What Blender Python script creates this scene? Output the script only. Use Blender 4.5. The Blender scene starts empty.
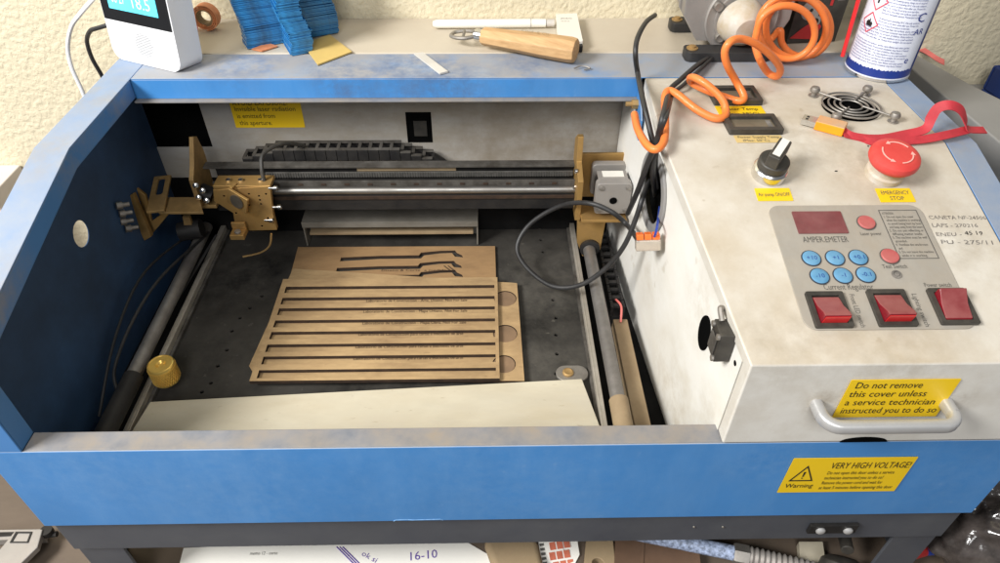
import bpy, math, random
from mathutils import Vector as V
from mathutils.geometry import tessellate_polygon
import bmesh
random.seed(7)
PI = math.pi
sc = bpy.context.scene
COL = sc.collection

# ------------------------------------------------------------------ camera
CF, CC = 682.6728, V((0.3801, -0.304, 0.5441))
def cam_axes(pitch, yaw, roll):
    cp, sp, cy, sy = math.cos(pitch), math.sin(pitch), math.cos(yaw), math.sin(yaw)
    f = V((sy*cp, cy*cp, -sp)); r = V((cy, -sy, 0)); u = r.cross(f)
    c, s = math.cos(roll), math.sin(roll)
    return c*r + s*u, -s*r + c*u, f
CR, CU, CFW = cam_axes(.7251, .0227, .0067)
from mathutils import Matrix
cd = bpy.data.cameras.new('camera'); cam = bpy.data.objects.new('camera', cd); COL.objects.link(cam)
cam.matrix_world = Matrix(((CR.x, CU.x, -CFW.x, CC.x), (CR.y, CU.y, -CFW.y, CC.y), (CR.z, CU.z, -CFW.z, CC.z), (0, 0, 0, 1)))
cd.sensor_width = 36; cd.lens = 36*CF/1000; cd.clip_start = .01; cd.clip_end = 50
sc.camera = cam
def ray(px, py): return CFW*CF + CR*(px-500) - CU*(py-281.5)
def un(px, py, ax, val):
    d = ray(px, py); i = 'xyz'.index(ax); return CC + d*((val-CC[i])/d[i])

# ------------------------------------------------------------------ measured machine
W, H1, H2, HT, YC, D1, D = .80, .1075, .1969, .2467, .2052, .3367, .3948
WF, WR, LIP, TH = .0298, .0263, .0184, .0015

class Fr:
    def __init__(s, o, u, v):
        s.o = V(o); s.u = V(u).normalized(); v = V(v); s.v = (v - s.u*v.dot(s.u)).normalized(); s.n = s.u.cross(s.v)
    def pt(s, a, b, c=0): return s.o + s.u*a + s.v*b + s.n*c
    def at(s, px, py, c=0):
        d = ray(px, py); o = s.o + s.n*c; P = CC + d*((o-CC).dot(s.n)/d.dot(s.n)) - o
        return (P.dot(s.u), P.dot(s.v))
    def sub(s, a, b, c=0, rot=0):
        cu, su = math.cos(rot), math.sin(rot)
        return Fr(s.pt(a, b, c), s.u*cu + s.v*su, s.v*cu - s.u*su)
TOP = Fr((0, 0, HT), (1, 0, 0), (0, 1, 0))
SL = Fr((0, 0, H2), (1, 0, 0), (0, YC, HT-H2))
FRONT = Fr((0, 0, 0), (1, 0, 0), (0, 0, 1))
SIDE = Fr((0, 0, 0), (0, 1, 0), (0, 0, 1))          # n = +x
def flat(z): return Fr((0, 0, z), (1, 0, 0), (0, 1, 0))

# ------------------------------------------------------------------ materials
def mat(name, base, rough=.5, metal=0, var=.12, scale=25, dust=None, dustamt=0, doff=None, dscale=14, up=False, bump=0, bscale=400,
        spec=.5, coat=0, emit=None, estr=0, trans=0, alpha=1, stretch=None, rotz=0, film=None, spots=0, spotcol=(.05, .04, .03), spscale=60):
    m = bpy.data.materials.new(name); m.use_nodes = True; nt = m.node_tree; N = nt.nodes; L = nt.links
    b = N['Principled BSDF']
    b.inputs['Roughness'].default_value = rough; b.inputs['Metallic'].default_value = metal
    b.inputs['Specular IOR Level'].default_value = spec; b.inputs['Coat Weight'].default_value = coat
    b.inputs['Transmission Weight'].default_value = trans; b.inputs['Alpha'].default_value = alpha
    tc = N.new('ShaderNodeTexCoord'); src = tc.outputs['Object']
    if rotz:
        mr = N.new('ShaderNodeMapping'); mr.inputs['Rotation'].default_value = (0, 0, rotz); L.new(src, mr.inputs[0]); src = mr.outputs[0]
    if stretch:
        mp = N.new('ShaderNodeMapping'); mp.inputs['Scale'].default_value = stretch; L.new(src, mp.inputs[0]); src = mp.outputs[0]
    def noise(sca, det=5, ro=.6):
        n = N.new('ShaderNodeTexNoise'); n.inputs['Scale'].default_value = sca; n.inputs['Detail'].default_value = det
        n.inputs['Roughness'].default_value = ro; L.new(src, n.inputs['Vector']); return n.outputs['Fac']
    def ramp(fac, a, c):
        r = N.new('ShaderNodeMapRange'); r.inputs['From Min'].default_value = a; r.inputs['From Max'].default_value = c; r.clamp = True
        L.new(fac, r.inputs['Value']); return r.outputs['Result']
    def mix(fac, A, B):
        x = N.new('ShaderNodeMix'); x.data_type = 'RGBA'
        for k, val in ((0, fac), (6, A), (7, B)):
            if hasattr(val, 'links'): L.new(val, x.inputs[k])
            elif k == 0: x.inputs[0].default_value = val
            else: x.inputs[k].default_value = (*val, 1)
        return x.outputs[2]
    def mul(A, B):
        x = N.new('ShaderNodeMath'); x.operation = 'MULTIPLY'
        for k, val in ((0, A), (1, B)):
            if hasattr(val, 'links'): L.new(val, x.inputs[k])
            else: x.inputs[k].default_value = val
        return x.outputs[0]
    lo = tuple(max(0, c*(1-var)) for c in base); hi = tuple(min(1, c*(1+var)) for c in base)
    colr = mix(ramp(noise(scale), .3, .7), lo, hi)
    rgh = None
    if dust:
        f = mul(ramp(noise(dscale, 8, .65), .3, .68), dustamt)
        a = N.new('ShaderNodeMath'); a.operation = 'ADD'; a.use_clamp = True; L.new(f, a.inputs[0]); a.inputs[1].default_value = dustamt*.5 if doff is None else doff; f = a.outputs[0]
        if up:
            g = N.new('ShaderNodeNewGeometry'); s = N.new('ShaderNodeSeparateXYZ'); L.new(g.outputs['Normal'], s.inputs[0])
            f = mul(f, ramp(s.outputs['Z'], .35, .9))
        colr = mix(f, colr, dust)
        r = N.new('ShaderNodeMapRange'); L.new(f, r.inputs['Value']); r.inputs['To Min'].default_value = rough; r.inputs['To Max'].default_value = max(rough, .85)
        L.new(r.outputs[0], b.inputs['Roughness'])
    if film:
        fc, fa, fv = film
        mp2 = N.new('ShaderNodeMapping'); mp2.inputs['Scale'].default_value = fv; mp2.inputs['Rotation'].default_value = (0, .45, 0); L.new(tc.outputs['Object'], mp2.inputs[0])
        n2 = N.new('ShaderNodeTexNoise'); n2.inputs['Scale'].default_value = 1; n2.inputs['Detail'].default_value = 6; n2.inputs['Roughness'].default_value = .7; L.new(mp2.outputs[0], n2.inputs['Vector'])
        ff = mul(ramp(n2.outputs['Fac'], .45, .8), fa); colr = mix(ff, colr, fc)
        if not dust or up:
            r = N.new('ShaderNodeMapRange'); L.new(n2.outputs['Fac'], r.inputs['Value']); r.inputs['From Min'].default_value = .3; r.inputs['From Max'].default_value = .7; r.inputs['To Min'].default_value = rough*.8; r.inputs['To Max'].default_value = min(1, rough*1.5)
            if not b.inputs['Roughness'].is_linked: L.new(r.outputs[0], b.inputs['Roughness'])
    if spots:
        f = mul(ramp(noise(spscale, 3, .5), .68, .74), spots); colr = mix(f, colr, spotcol)
    L.new(colr, b.inputs['Base Color'])
    if bump:
        bn = N.new('ShaderNodeBump'); bn.inputs['Strength'].default_value = bump; bn.inputs['Distance'].default_value = .001
        L.new(noise(bscale, 4), bn.inputs['Height']); L.new(bn.outputs[0], b.inputs['Normal'])
    if emit:
        b.inputs['Emission Color'].default_value = (*emit, 1); b.inputs['Emission Strength'].default_value = estr
    return m
DUST = (.40, .35, .28)
M = {}
M['blue'] = mat('blue_paint', (.055, .225, .53), .33, var=.06, scale=12, dust=(.30, .30, .31), dustamt=1.0, dscale=22, up=True, bump=.10, bscale=1500, film=((.18, .36, .62), .30, (22, 22, 6)), spots=.12, spotcol=(.25, .38, .58), spscale=90)
M['bluelip'] = mat('dusty_blue_lip', (.13, .18, .26), .8, var=.25, scale=60, dust=(.27, .22, .16), dustamt=.6, dscale=30)
M['flange'] = mat('blue_paint_film', (.06, .20, .46), .4, var=.06, scale=12, dust=(.29, .32, .37), dustamt=.30, doff=.62, dscale=45, up=True, bump=.1, bscale=1500)
M['blueinner'] = mat('shaded_blue_paint', (.045, .125, .285), .5, var=.25, scale=9, dust=(.02, .03, .05), dustamt=.5, dscale=7)  # darker copy of the blue paint, inner panel's shade put into the colour
M['chip'] = mat('chipped_blue', (.22, .40, .62), .5, var=.3, scale=300)
M['beltgrey'] = mat('grey_belt', (.085, .080, .072), .6, var=.3, scale=200)
M['greystrip'] = mat('translucent_strip', (.55, .53, .49), .4)
M['cream'] = mat('dusty_cream_paint', (.67, .645, .59), .42, var=.05, scale=9, dust=(.46, .385, .28), dustamt=.72, doff=.18, dscale=13, up=True, bump=.12, bscale=1400, film=((.40, .33, .235), .42, (24, 24, 24)), spots=.5, spotcol=(.36, .29, .20), spscale=70)
M['white'] = mat('white_paint', (.82, .82, .80), .42, var=.03, scale=6, spots=.35, spotcol=(.40, .33, .22), spscale=38, film=((.52, .46, .34), .3, (10, 10, 16)), dust=(.60, .53, .38), dustamt=.35, doff=.05, dscale=7)
M['backw'] = mat('grey_white_sheet', (.46, .46, .46), .42, var=.08, scale=8, dust=(.30, .26, .20), dustamt=.6, dscale=9, stretch=(1, 1, 3))
M['rod'] = mat('rod_steel', (.40, .385, .36), .36, metal=.95, var=.2, scale=20, dust=(.10, .08, .06), dustamt=.45, doff=.02, dscale=25)
M['dirtysteel'] = mat('sooty_steel', (.16, .15, .135), .5, metal=.3, var=.4, scale=60, dust=(.045, .038, .030), dustamt=.7, dscale=40)
M['black'] = mat('black_metal', (.010, .010, .011), .5, spec=.3, var=.3, dust=(.06, .052, .042), dustamt=.25, doff=.03, dscale=60)
M['bed'] = mat('sooty_bed', (.007, .007, .007), .5, spec=.22, var=.35, scale=18, dust=(.075, .068, .058), dustamt=.75, doff=.03, dscale=9, spots=.5, spotcol=(.11, .10, .085), spscale=110, bump=.1, bscale=300)
M['soot'] = mat('soot_floor', (.010, .0095, .009), .9, var=.4, spec=.1)
M['railsteel'] = mat('bright_strip', (.62, .58, .51), .4, metal=.6, var=.2, scale=30, dust=(.30, .25, .18), dustamt=.4, dscale=25)
M['steel'] = mat('worn_steel', (.50, .48, .45), .38, metal=.9, var=.25, scale=40, dust=(.17, .14, .11), dustamt=.45, dscale=30)
M['shaft'] = mat('steel_shaft', (.50, .48, .46), .34, metal=.85, var=.3, scale=20, dust=(.09, .075, .06), dustamt=.55, doff=.20, dscale=9)
M['chrome'] = mat('bright_steel', (.72, .71, .69), .22, metal=1, var=.1, scale=50)
M['gold'] = mat('gold_anodised', (.66, .40, .12), .42, metal=.75, var=.15, scale=40, dust=(.20, .13, .07), dustamt=.45, dscale=40, bump=.05, bscale=900)
M['golddirt'] = mat('brown_anodised', (.48, .30, .11), .5, metal=.5, var=.25, scale=50, dust=(.14, .10, .06), dustamt=.45, doff=.05, dscale=40)
M['brass'] = mat('brass', (.88, .58, .14), .33, metal=.6, var=.1, scale=80)
M['mdf'] = mat('mdf_face', (.40, .25, .115), .75, var=.12, scale=35, dust=(.19, .105, .048), dustamt=.60, doff=.0, dscale=9, stretch=(1, 2.5, 1), film=((.13, .075, .036), .75, (13, 34, 13)), spots=.4, spotcol=(.10, .06, .03), spscale=60, bump=.08, bscale=900)
M['mdfdark'] = mat('sooty_mdf', (.20, .125, .07), .8, var=.2, scale=40)
M['mdf3'] = mat('mdf_brown', (.34, .205, .092), .75, var=.12, scale=35, dust=(.22, .13, .06), dustamt=.5, doff=.0, dscale=9, stretch=(1, 2.5, 1), film=((.15, .085, .04), .6, (14, 30, 14)))
M['clampgrey'] = mat('dusty_grey_sheet', (.24, .225, .195), .6, var=.2, scale=30, dust=(.13, .115, .09), dustamt=.6, dscale=25)
M['char'] = mat('charred_edge', (.035, .018, .009), .85, var=.4, scale=120)
M['mdf2'] = mat('mdf_light', (.46, .315, .155), .75, var=.12, scale=45, dust=(.21, .12, .055), dustamt=.60, doff=.0, dscale=9, stretch=(1, 2.2, 1), film=((.15, .09, .042), .70, (15, 38, 15)), spots=.4, spotcol=(.12, .07, .035), spscale=70, bump=.08, bscale=900)
M['plank'] = mat('cream_board', (.54, .495, .385), .6, var=.07, scale=14, dust=(.40, .325, .21), dustamt=.5, doff=.02, film=((.44, .41, .35), .5, (9, 22, 9)), dscale=9, stretch=(1, 3, 1), spots=.3, spotcol=(.22, .14, .07), spscale=90)
M['tan'] = mat('dusty_tan', (.38, .29, .17), .75, var=.2, scale=30, dust=(.20, .13, .07), dustamt=.5, dscale=14)
M['yellow'] = mat('yellow_label', (.86, .57, .008), .36, var=.05, scale=30, dust=(.55, .36, .03), dustamt=.2, doff=.02, dscale=30)
M['yellowd'] = mat('faded_yellow_label', (.72, .50, .13), .5, var=.08, scale=40, dust=(.55, .42, .22), dustamt=.5, dscale=40)
M['ink'] = mat('black_ink', (.012, .011, .010), .6, var=.1)
M['inkf'] = mat('faded_ink', (.10, .095, .085), .7, var=.3, scale=150)
M['inkg'] = mat('grey_ink', (.17, .155, .14), .7, var=.4, scale=200)
M['panel'] = mat('grey_aluminium_panel', (.36, .34, .305), .42, metal=.15, var=.06, scale=20, dust=(.37, .30, .215), dustamt=.5, doff=.05, dscale=28, film=((.48, .44, .38), .4, (60, 30, 30)))
M['redswitch'] = mat('red_switch_plastic', (.20, .008, .016), .25, var=.12, scale=60, dust=(.36, .17, .15), dustamt=.35, dscale=60, up=True, coat=.2)
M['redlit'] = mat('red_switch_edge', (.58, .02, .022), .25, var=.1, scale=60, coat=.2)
M['reddisp'] = mat('dark_red_window', (.13, .018, .024), .3, var=.15, scale=90, dust=(.30, .14, .13), dustamt=.3, dscale=60)
M['redbtn'] = mat('red_button', (.40, .05, .06), .45, var=.1, scale=90, dust=(.5, .25, .2), dustamt=.3, dscale=70)
M['redstop'] = mat('red_mushroom', (.62, .022, .024), .35, var=.08, scale=40, dust=(.60, .16, .12), dustamt=.25, dscale=40)
M['arrow'] = mat('white_print', (.78, .38, .33), .6)
M['bluebtn'] = mat('blue_button', (.06, .25, .46), .4, var=.12, scale=90, dust=(.25, .38, .45), dustamt=.3, dscale=90)
M['ring'] = mat('dark_ring', (.03, .035, .05), .5)
M['bezel'] = mat('black_bezel', (.014, .0135, .013), .42, var=.3, scale=80, dust=(.16, .14, .11), dustamt=.28, doff=.04, dscale=60)
M['window'] = mat('meter_window', (.09, .075, .055), .2, var=.35, scale=60, dust=(.25, .2, .13), dustamt=.4, dscale=40)
M['alu'] = mat('brushed_aluminium', (.58, .575, .565), .42, metal=.55, var=.08, scale=30)
M['alug'] = mat('cast_aluminium', (.34, .33, .32), .45, metal=.55, var=.12, scale=30, dust=(.40, .35, .30), dustamt=.4, dscale=20, bump=.08, bscale=700)
M['orange'] = mat('orange_hose', (.86, .17, .018), .32, var=.10, scale=25, dust=(.75, .28, .09), dustamt=.35, dscale=30, coat=.15)
M['rubber'] = mat('black_cable', (.014, .014, .015), .42, var=.2, scale=60, dust=(.10, .095, .09), dustamt=.2, doff=.03, dscale=50)
M['whitep'] = mat('white_plastic', (.84, .84, .85), .35, var=.02, scale=20)
M['glossk'] = mat('gloss_black', (.010, .010, .011), .10, var=.1, coat=.3)
M['screen'] = mat('cyan_screen', (.10, .55, .70), .2, emit=(.10, .62, .80), estr=.85)
M['digits'] = mat('white_digits', (.5, .8, .85), .4, emit=(.45, .85, .92), estr=.9)
M['dot'] = mat('grey_dot', (.12, .12, .13), .7)
M['acrylic'] = mat('blue_acrylic', (.004, .08, .27), .15, var=.25, scale=40, spec=.6, coat=.3)
M['acryedge'] = mat('acrylic_edge', (.012, .19, .44), .25, var=.7, scale=60, dust=(.30, .45, .58), dustamt=.10, dscale=80)
M['wood'] = mat('beech', (.60, .385, .185), .5, var=.12, scale=22, dust=(.40, .22, .09), dustamt=.75, doff=.0, dscale=26, rotz=.62, stretch=(.8, 10, 10), bump=.05, bscale=500)
M['card'] = mat('gold_card', (.60, .43, .14), .55, var=.06, scale=30)
M['pink'] = mat('pink_tape', (.62, .15, .13), .5, var=.2, scale=60)
M['orangetape'] = mat('orange_tape', (.72, .27, .12), .55, var=.2, scale=70)
M['canw'] = mat('can_white', (.70, .72, .80), .28, var=.03, scale=30, metal=.1)
M['canblue'] = mat('can_blue', (.012, .035, .23), .3)
M['canink'] = mat('can_print', (.12, .14, .32), .5)
M['redprint'] = mat('red_print', (.62, .05, .08), .5)
M['redstraw'] = mat('red_straw', (.75, .025, .03), .35)
M['lanyard'] = mat('red_ribbon', (.46, .030, .042), .6, var=.12, scale=120, bump=.3, bscale=2500)
M['usbo'] = mat('orange_plastic', (.85, .30, .01), .35, dust=(.55, .36, .22), dustamt=.8, dscale=30, up=True)
M['stand'] = mat('grey_steel_frame', (.055, .062, .078), .38, var=.12, scale=14, dust=(.12, .12, .12), dustamt=.4, doff=.04, dscale=16, up=False)
M['bench'] = mat('brown_bench', (.12, .092, .066), .6, var=.2, scale=8, dust=(.10, .07, .05), dustamt=.4, dscale=12, stretch=(1, 4, 1))
M['greytable'] = mat('grey_table', (.26, .255, .245), .6, var=.10, scale=14, dust=(.34, .32, .29), dustamt=.4, dscale=10)
M['shelf'] = mat('cream_shelf', (.60, .545, .44), .55, var=.06, scale=6, dust=(.45, .38, .29), dustamt=.6, dscale=6)
M['paper'] = mat('white_paper', (.80, .78, .72), .8, var=.02)
M['purple'] = mat('purple_pen', (.10, .05, .30), .7)
M['cartonw'] = mat('pale_carton', (.66, .60, .54), .7, var=.05)
M['brown'] = mat('brown_board', (.13, .075, .045), .6, var=.2, scale=20)
M['bag'] = mat('black_plastic_film', (.010, .009, .009), .16, var=.3, scale=40, spec=.7, bump=.5, bscale=120)
M['baggrey'] = mat('grey_film', (.055, .046, .042), .16, var=.6, scale=50, spec=.8, bump=.5, bscale=120)
M['braid'] = mat('blue_white_braid', (.30, .36, .50), .5, var=.8, scale=260)
M['bluetray'] = mat('navy_tray', (.012, .035, .16), .4, var=.2)
M['red'] = mat('red_plastic', (.45, .03, .03), .4)
M['brick'] = mat('brick_red_print', (.50, .13, .07), .6, var=.2, scale=100)
M['amberclear'] = mat('clear_plastic', (.75, .66, .55), .15, trans=.6, spec=.5)
M['conn'] = mat('orange_lever', (.80, .16, .03), .3)
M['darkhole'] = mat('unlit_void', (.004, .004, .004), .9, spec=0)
M['ringgrey'] = mat('grey_grommet', (.20, .21, .23), .45, var=.2, scale=60, dust=(.3, .26, .2), dustamt=.3)
M['mirror'] = mat('mirror_face', (.20, .17, .13), .3, metal=.6, var=.3, scale=90)
M['bfitting'] = mat('blue_collar', (.02, .05, .30), .35)
M['coneb'] = mat('grimy_white_cast', (.66, .66, .66), .4, var=.05, scale=40, dust=(.42, .32, .18), dustamt=.7, dscale=35)
M['whiteoff'] = mat('offwhite_plastic', (.74, .71, .64), .45, var=.03)
M['greycap'] = mat('grey_cap', (.45, .42, .38), .5)

def grime(m, pts, col, sc_=45):
    nt = m.node_tree; N = nt.nodes; L = nt.links; b = N['Principled BSDF']; src = b.inputs['Base Color'].links[0].from_socket
    tc = N.new('ShaderNodeTexCoord'); n = N.new('ShaderNodeTexNoise'); n.inputs['Scale'].default_value = sc_; n.inputs['Detail'].default_value = 7; n.inputs['Roughness'].default_value = .7; L.new(tc.outputs['Object'], n.inputs['Vector'])
    nr = N.new('ShaderNodeMapRange'); nr.inputs['From Min'].default_value = .38; nr.inputs['From Max'].default_value = .66; L.new(n.outputs['Fac'], nr.inputs['Value'])
    for (x, y, z, r, amt) in pts:
        d = N.new('ShaderNodeVectorMath'); d.operation = 'DISTANCE'; L.new(tc.outputs['Object'], d.inputs[0]); d.inputs[1].default_value = (x-.4, y-.2, z)
        mr = N.new('ShaderNodeMapRange'); mr.inputs['From Min'].default_value = r; mr.inputs['From Max'].default_value = r*.25; mr.inputs['To Max'].default_value = amt; L.new(d.outputs['Value'], mr.inputs['Value'])
        mu = N.new('ShaderNodeMath'); mu.operation = 'MULTIPLY'; L.new(mr.outputs[0], mu.inputs[0]); L.new(nr.outputs[0], mu.inputs[1])
        mx = N.new('ShaderNodeMix'); mx.data_type = 'RGBA'; L.new(mu.outputs[0], mx.inputs[0]); L.new(src, mx.inputs[6]); mx.inputs[7].default_value = (*col, 1); src = mx.outputs[2]
    L.new(src, b.inputs['Base Color'])
grime(M['cream'], [(.61, .175, .236, .045, .55), (.705, .175, .236, .05, .6), (.66, .21, .247, .06, .5), (.61, .31, .247, .06, .6), (.715, .268, .247, .05, .5), (.617, 0, .157, .022, .7), (.718, 0, .157, .02, .6), (.58, .02, .2, .05, .5), (.74, .10, .22, .05, .45), (.66, .015, .2, .07, .45), (.56, .30, .247, .05, .5)], (.33, .275, .20))
grime(M['white'], [(.55, .09, .165, .05, .4), (.556, .10, .03, .09, .45), (.545, .22, .10, .06, .3), (.556, .03, .10, .04, .35)], (.42, .34, .22))
grime(M['backw'], [(.43, .39, .15, .10, .6), (.50, .39, .14, .07, .7), (.25, .39, .165, .10, .4), (.36, .39, .13, .09, .5), (.10, .39, .13, .06, .5)], (.20, .16, .11), 25)
grime(M['bed'], [(.44, .28, .02, .09, .45), (.44, .16, .02, .06, .4), (.10, .30, .02, .08, .25), (.11, .18, .02, .07, .2), (.30, .12, .02, .12, .3)], (.125, .115, .095), 60)
grime(M['blue'], [(.13, .37, HT, .05, .8), (.30, .365, HT, .06, .9), (.22, .365, HT, .04, .7), (.42, .37, HT, .05, .6), (.35, .337, .236, .05, .8), (.24, .337, .236, .04, .7)], (.085, .14, .26), 55)
grime(M['blue'], [(.18, 0, .06, .14, .14), (.40, 0, .05, .16, .12), (.60, 0, .09, .06, .15), (.05, 0, .08, .08, .15), (.76, 0, .06, .07, .15)], (.27, .42, .62), 90)
grime(M['flange'], [(.015, .05, .21, .07, .6), (.015, .20, .247, .05, .6), (.015, .30, .247, .07, .5), (.79, .22, .247, .06, .5)], (.30, .27, .23), 50)
def wall_mat():
    m = bpy.data.materials.new('stucco'); m.use_nodes = True; nt = m.node_tree; N = nt.nodes; L = nt.links; b = N['Principled BSDF']
    b.inputs['Roughness'].default_value = .75
    tc = N.new('ShaderNodeTexCoord')
    n1 = N.new('ShaderNodeTexNoise'); n1.inputs['Scale'].default_value = 150; n1.inputs['Detail'].default_value = 3; n1.inputs['Roughness'].default_value = .5; n1.inputs['Distortion'].default_value = .15
    L.new(tc.outputs['Object'], n1.inputs['Vector'])
    v = N.new('ShaderNodeTexVoronoi'); v.inputs['Scale'].default_value = 190; v.feature = 'SMOOTH_F1'; L.new(tc.outputs['Object'], v.inputs['Vector'])
    r = N.new('ShaderNodeMapRange'); r.inputs['From Min'].default_value = .38; r.inputs['From Max'].default_value = .62; L.new(n1.outputs['Fac'], r.inputs['Value'])
    a = N.new('ShaderNodeMath'); a.operation = 'MULTIPLY_ADD'; L.new(v.outputs['Distance'], a.inputs[0]); a.inputs[1].default_value = .5; L.new(r.outputs[0], a.inputs[2])
    bp = N.new('ShaderNodeBump'); bp.inputs['Strength'].default_value = .42; bp.inputs['Distance'].default_value = .0016
    L.new(a.outputs[0], bp.inputs['Height']); L.new(bp.outputs[0], b.inputs['Normal'])
    n2 = N.new('ShaderNodeTexNoise'); n2.inputs['Scale'].default_value = 5; n2.inputs['Detail'].default_value = 4; L.new(tc.outputs['Object'], n2.inputs['Vector'])
    mx = N.new('ShaderNodeMix'); mx.data_type = 'RGBA'; L.new(n2.outputs['Fac'], mx.inputs[0])
    mx.inputs[6].default_value = (.61, .535, .37, 1); mx.inputs[7].default_value = (.68, .61, .45, 1); L.new(mx.outputs[2], b.inputs['Base Color'])
    return m
M['wall'] = wall_mat()

# ------------------------------------------------------------------ text to mesh
_tc = {}
def text_geo(s, res=2):
    if s in _tc: return _tc[s]
    c = bpy.data.curves.new('t', 'FONT'); c.body = s; c.size = 1; c.resolution_u = res; c.fill_mode = 'FRONT'
    o = bpy.data.objects.new('t', c); COL.objects.link(o)
    dg = bpy.context.evaluated_depsgraph_get(); me = bpy.data.meshes.new_from_object(o.evaluated_get(dg))
    vs = [(v.co.x, v.co.y) for v in me.vertices]; fs = [tuple(p.vertices) for p in me.polygons]
    w = max([v[0] for v in vs] + [0.001])
    bpy.data.objects.remove(o); bpy.data.curves.remove(c); bpy.data.meshes.remove(me)
    _tc[s] = (vs, fs, w); return _tc[s]

def catmull(P, k=8, closed=False):
    P = [V(p) for p in P]; n = len(P); out = []
    rng = range(n) if closed else range(n-1)
    for i in rng:
        if closed: a, b, c, d = P[i-1], P[i], P[(i+1) % n], P[(i+2) % n]
        else: a, b, c, d = P[max(i-1, 0)], P[i], P[i+1], P[min(i+2, n-1)]
        for j in range(k):
            t = j/k
            out.append(.5*((2*b) + (c-a)*t + (2*a-5*b+4*c-d)*t*t + (3*b-a-3*c+d)*t**3))
    if not closed: out.append(P[-1])
    return out
def circ(cx, cy, r, n=28, ry=None): return [(cx+r*math.cos(2*PI*i/n), cy+(ry or r)*math.sin(2*PI*i/n)) for i in range(n)]
def rrect(x0, y0, x1, y1, r, n=6):
    o = []
    for cx, cy, a in ((x1-r, y0+r, -PI/2), (x1-r, y1-r, 0), (x0+r, y1-r, PI/2), (x0+r, y0+r, PI)):
        for i in range(n+1):
            t = a + PI/2*i/n; o.append((cx+r*math.cos(t), cy+r*math.sin(t)))
    return o
def rect(x0, y0, x1, y1): return [(x0, y0), (x1, y0), (x1, y1), (x0, y1)]

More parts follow.
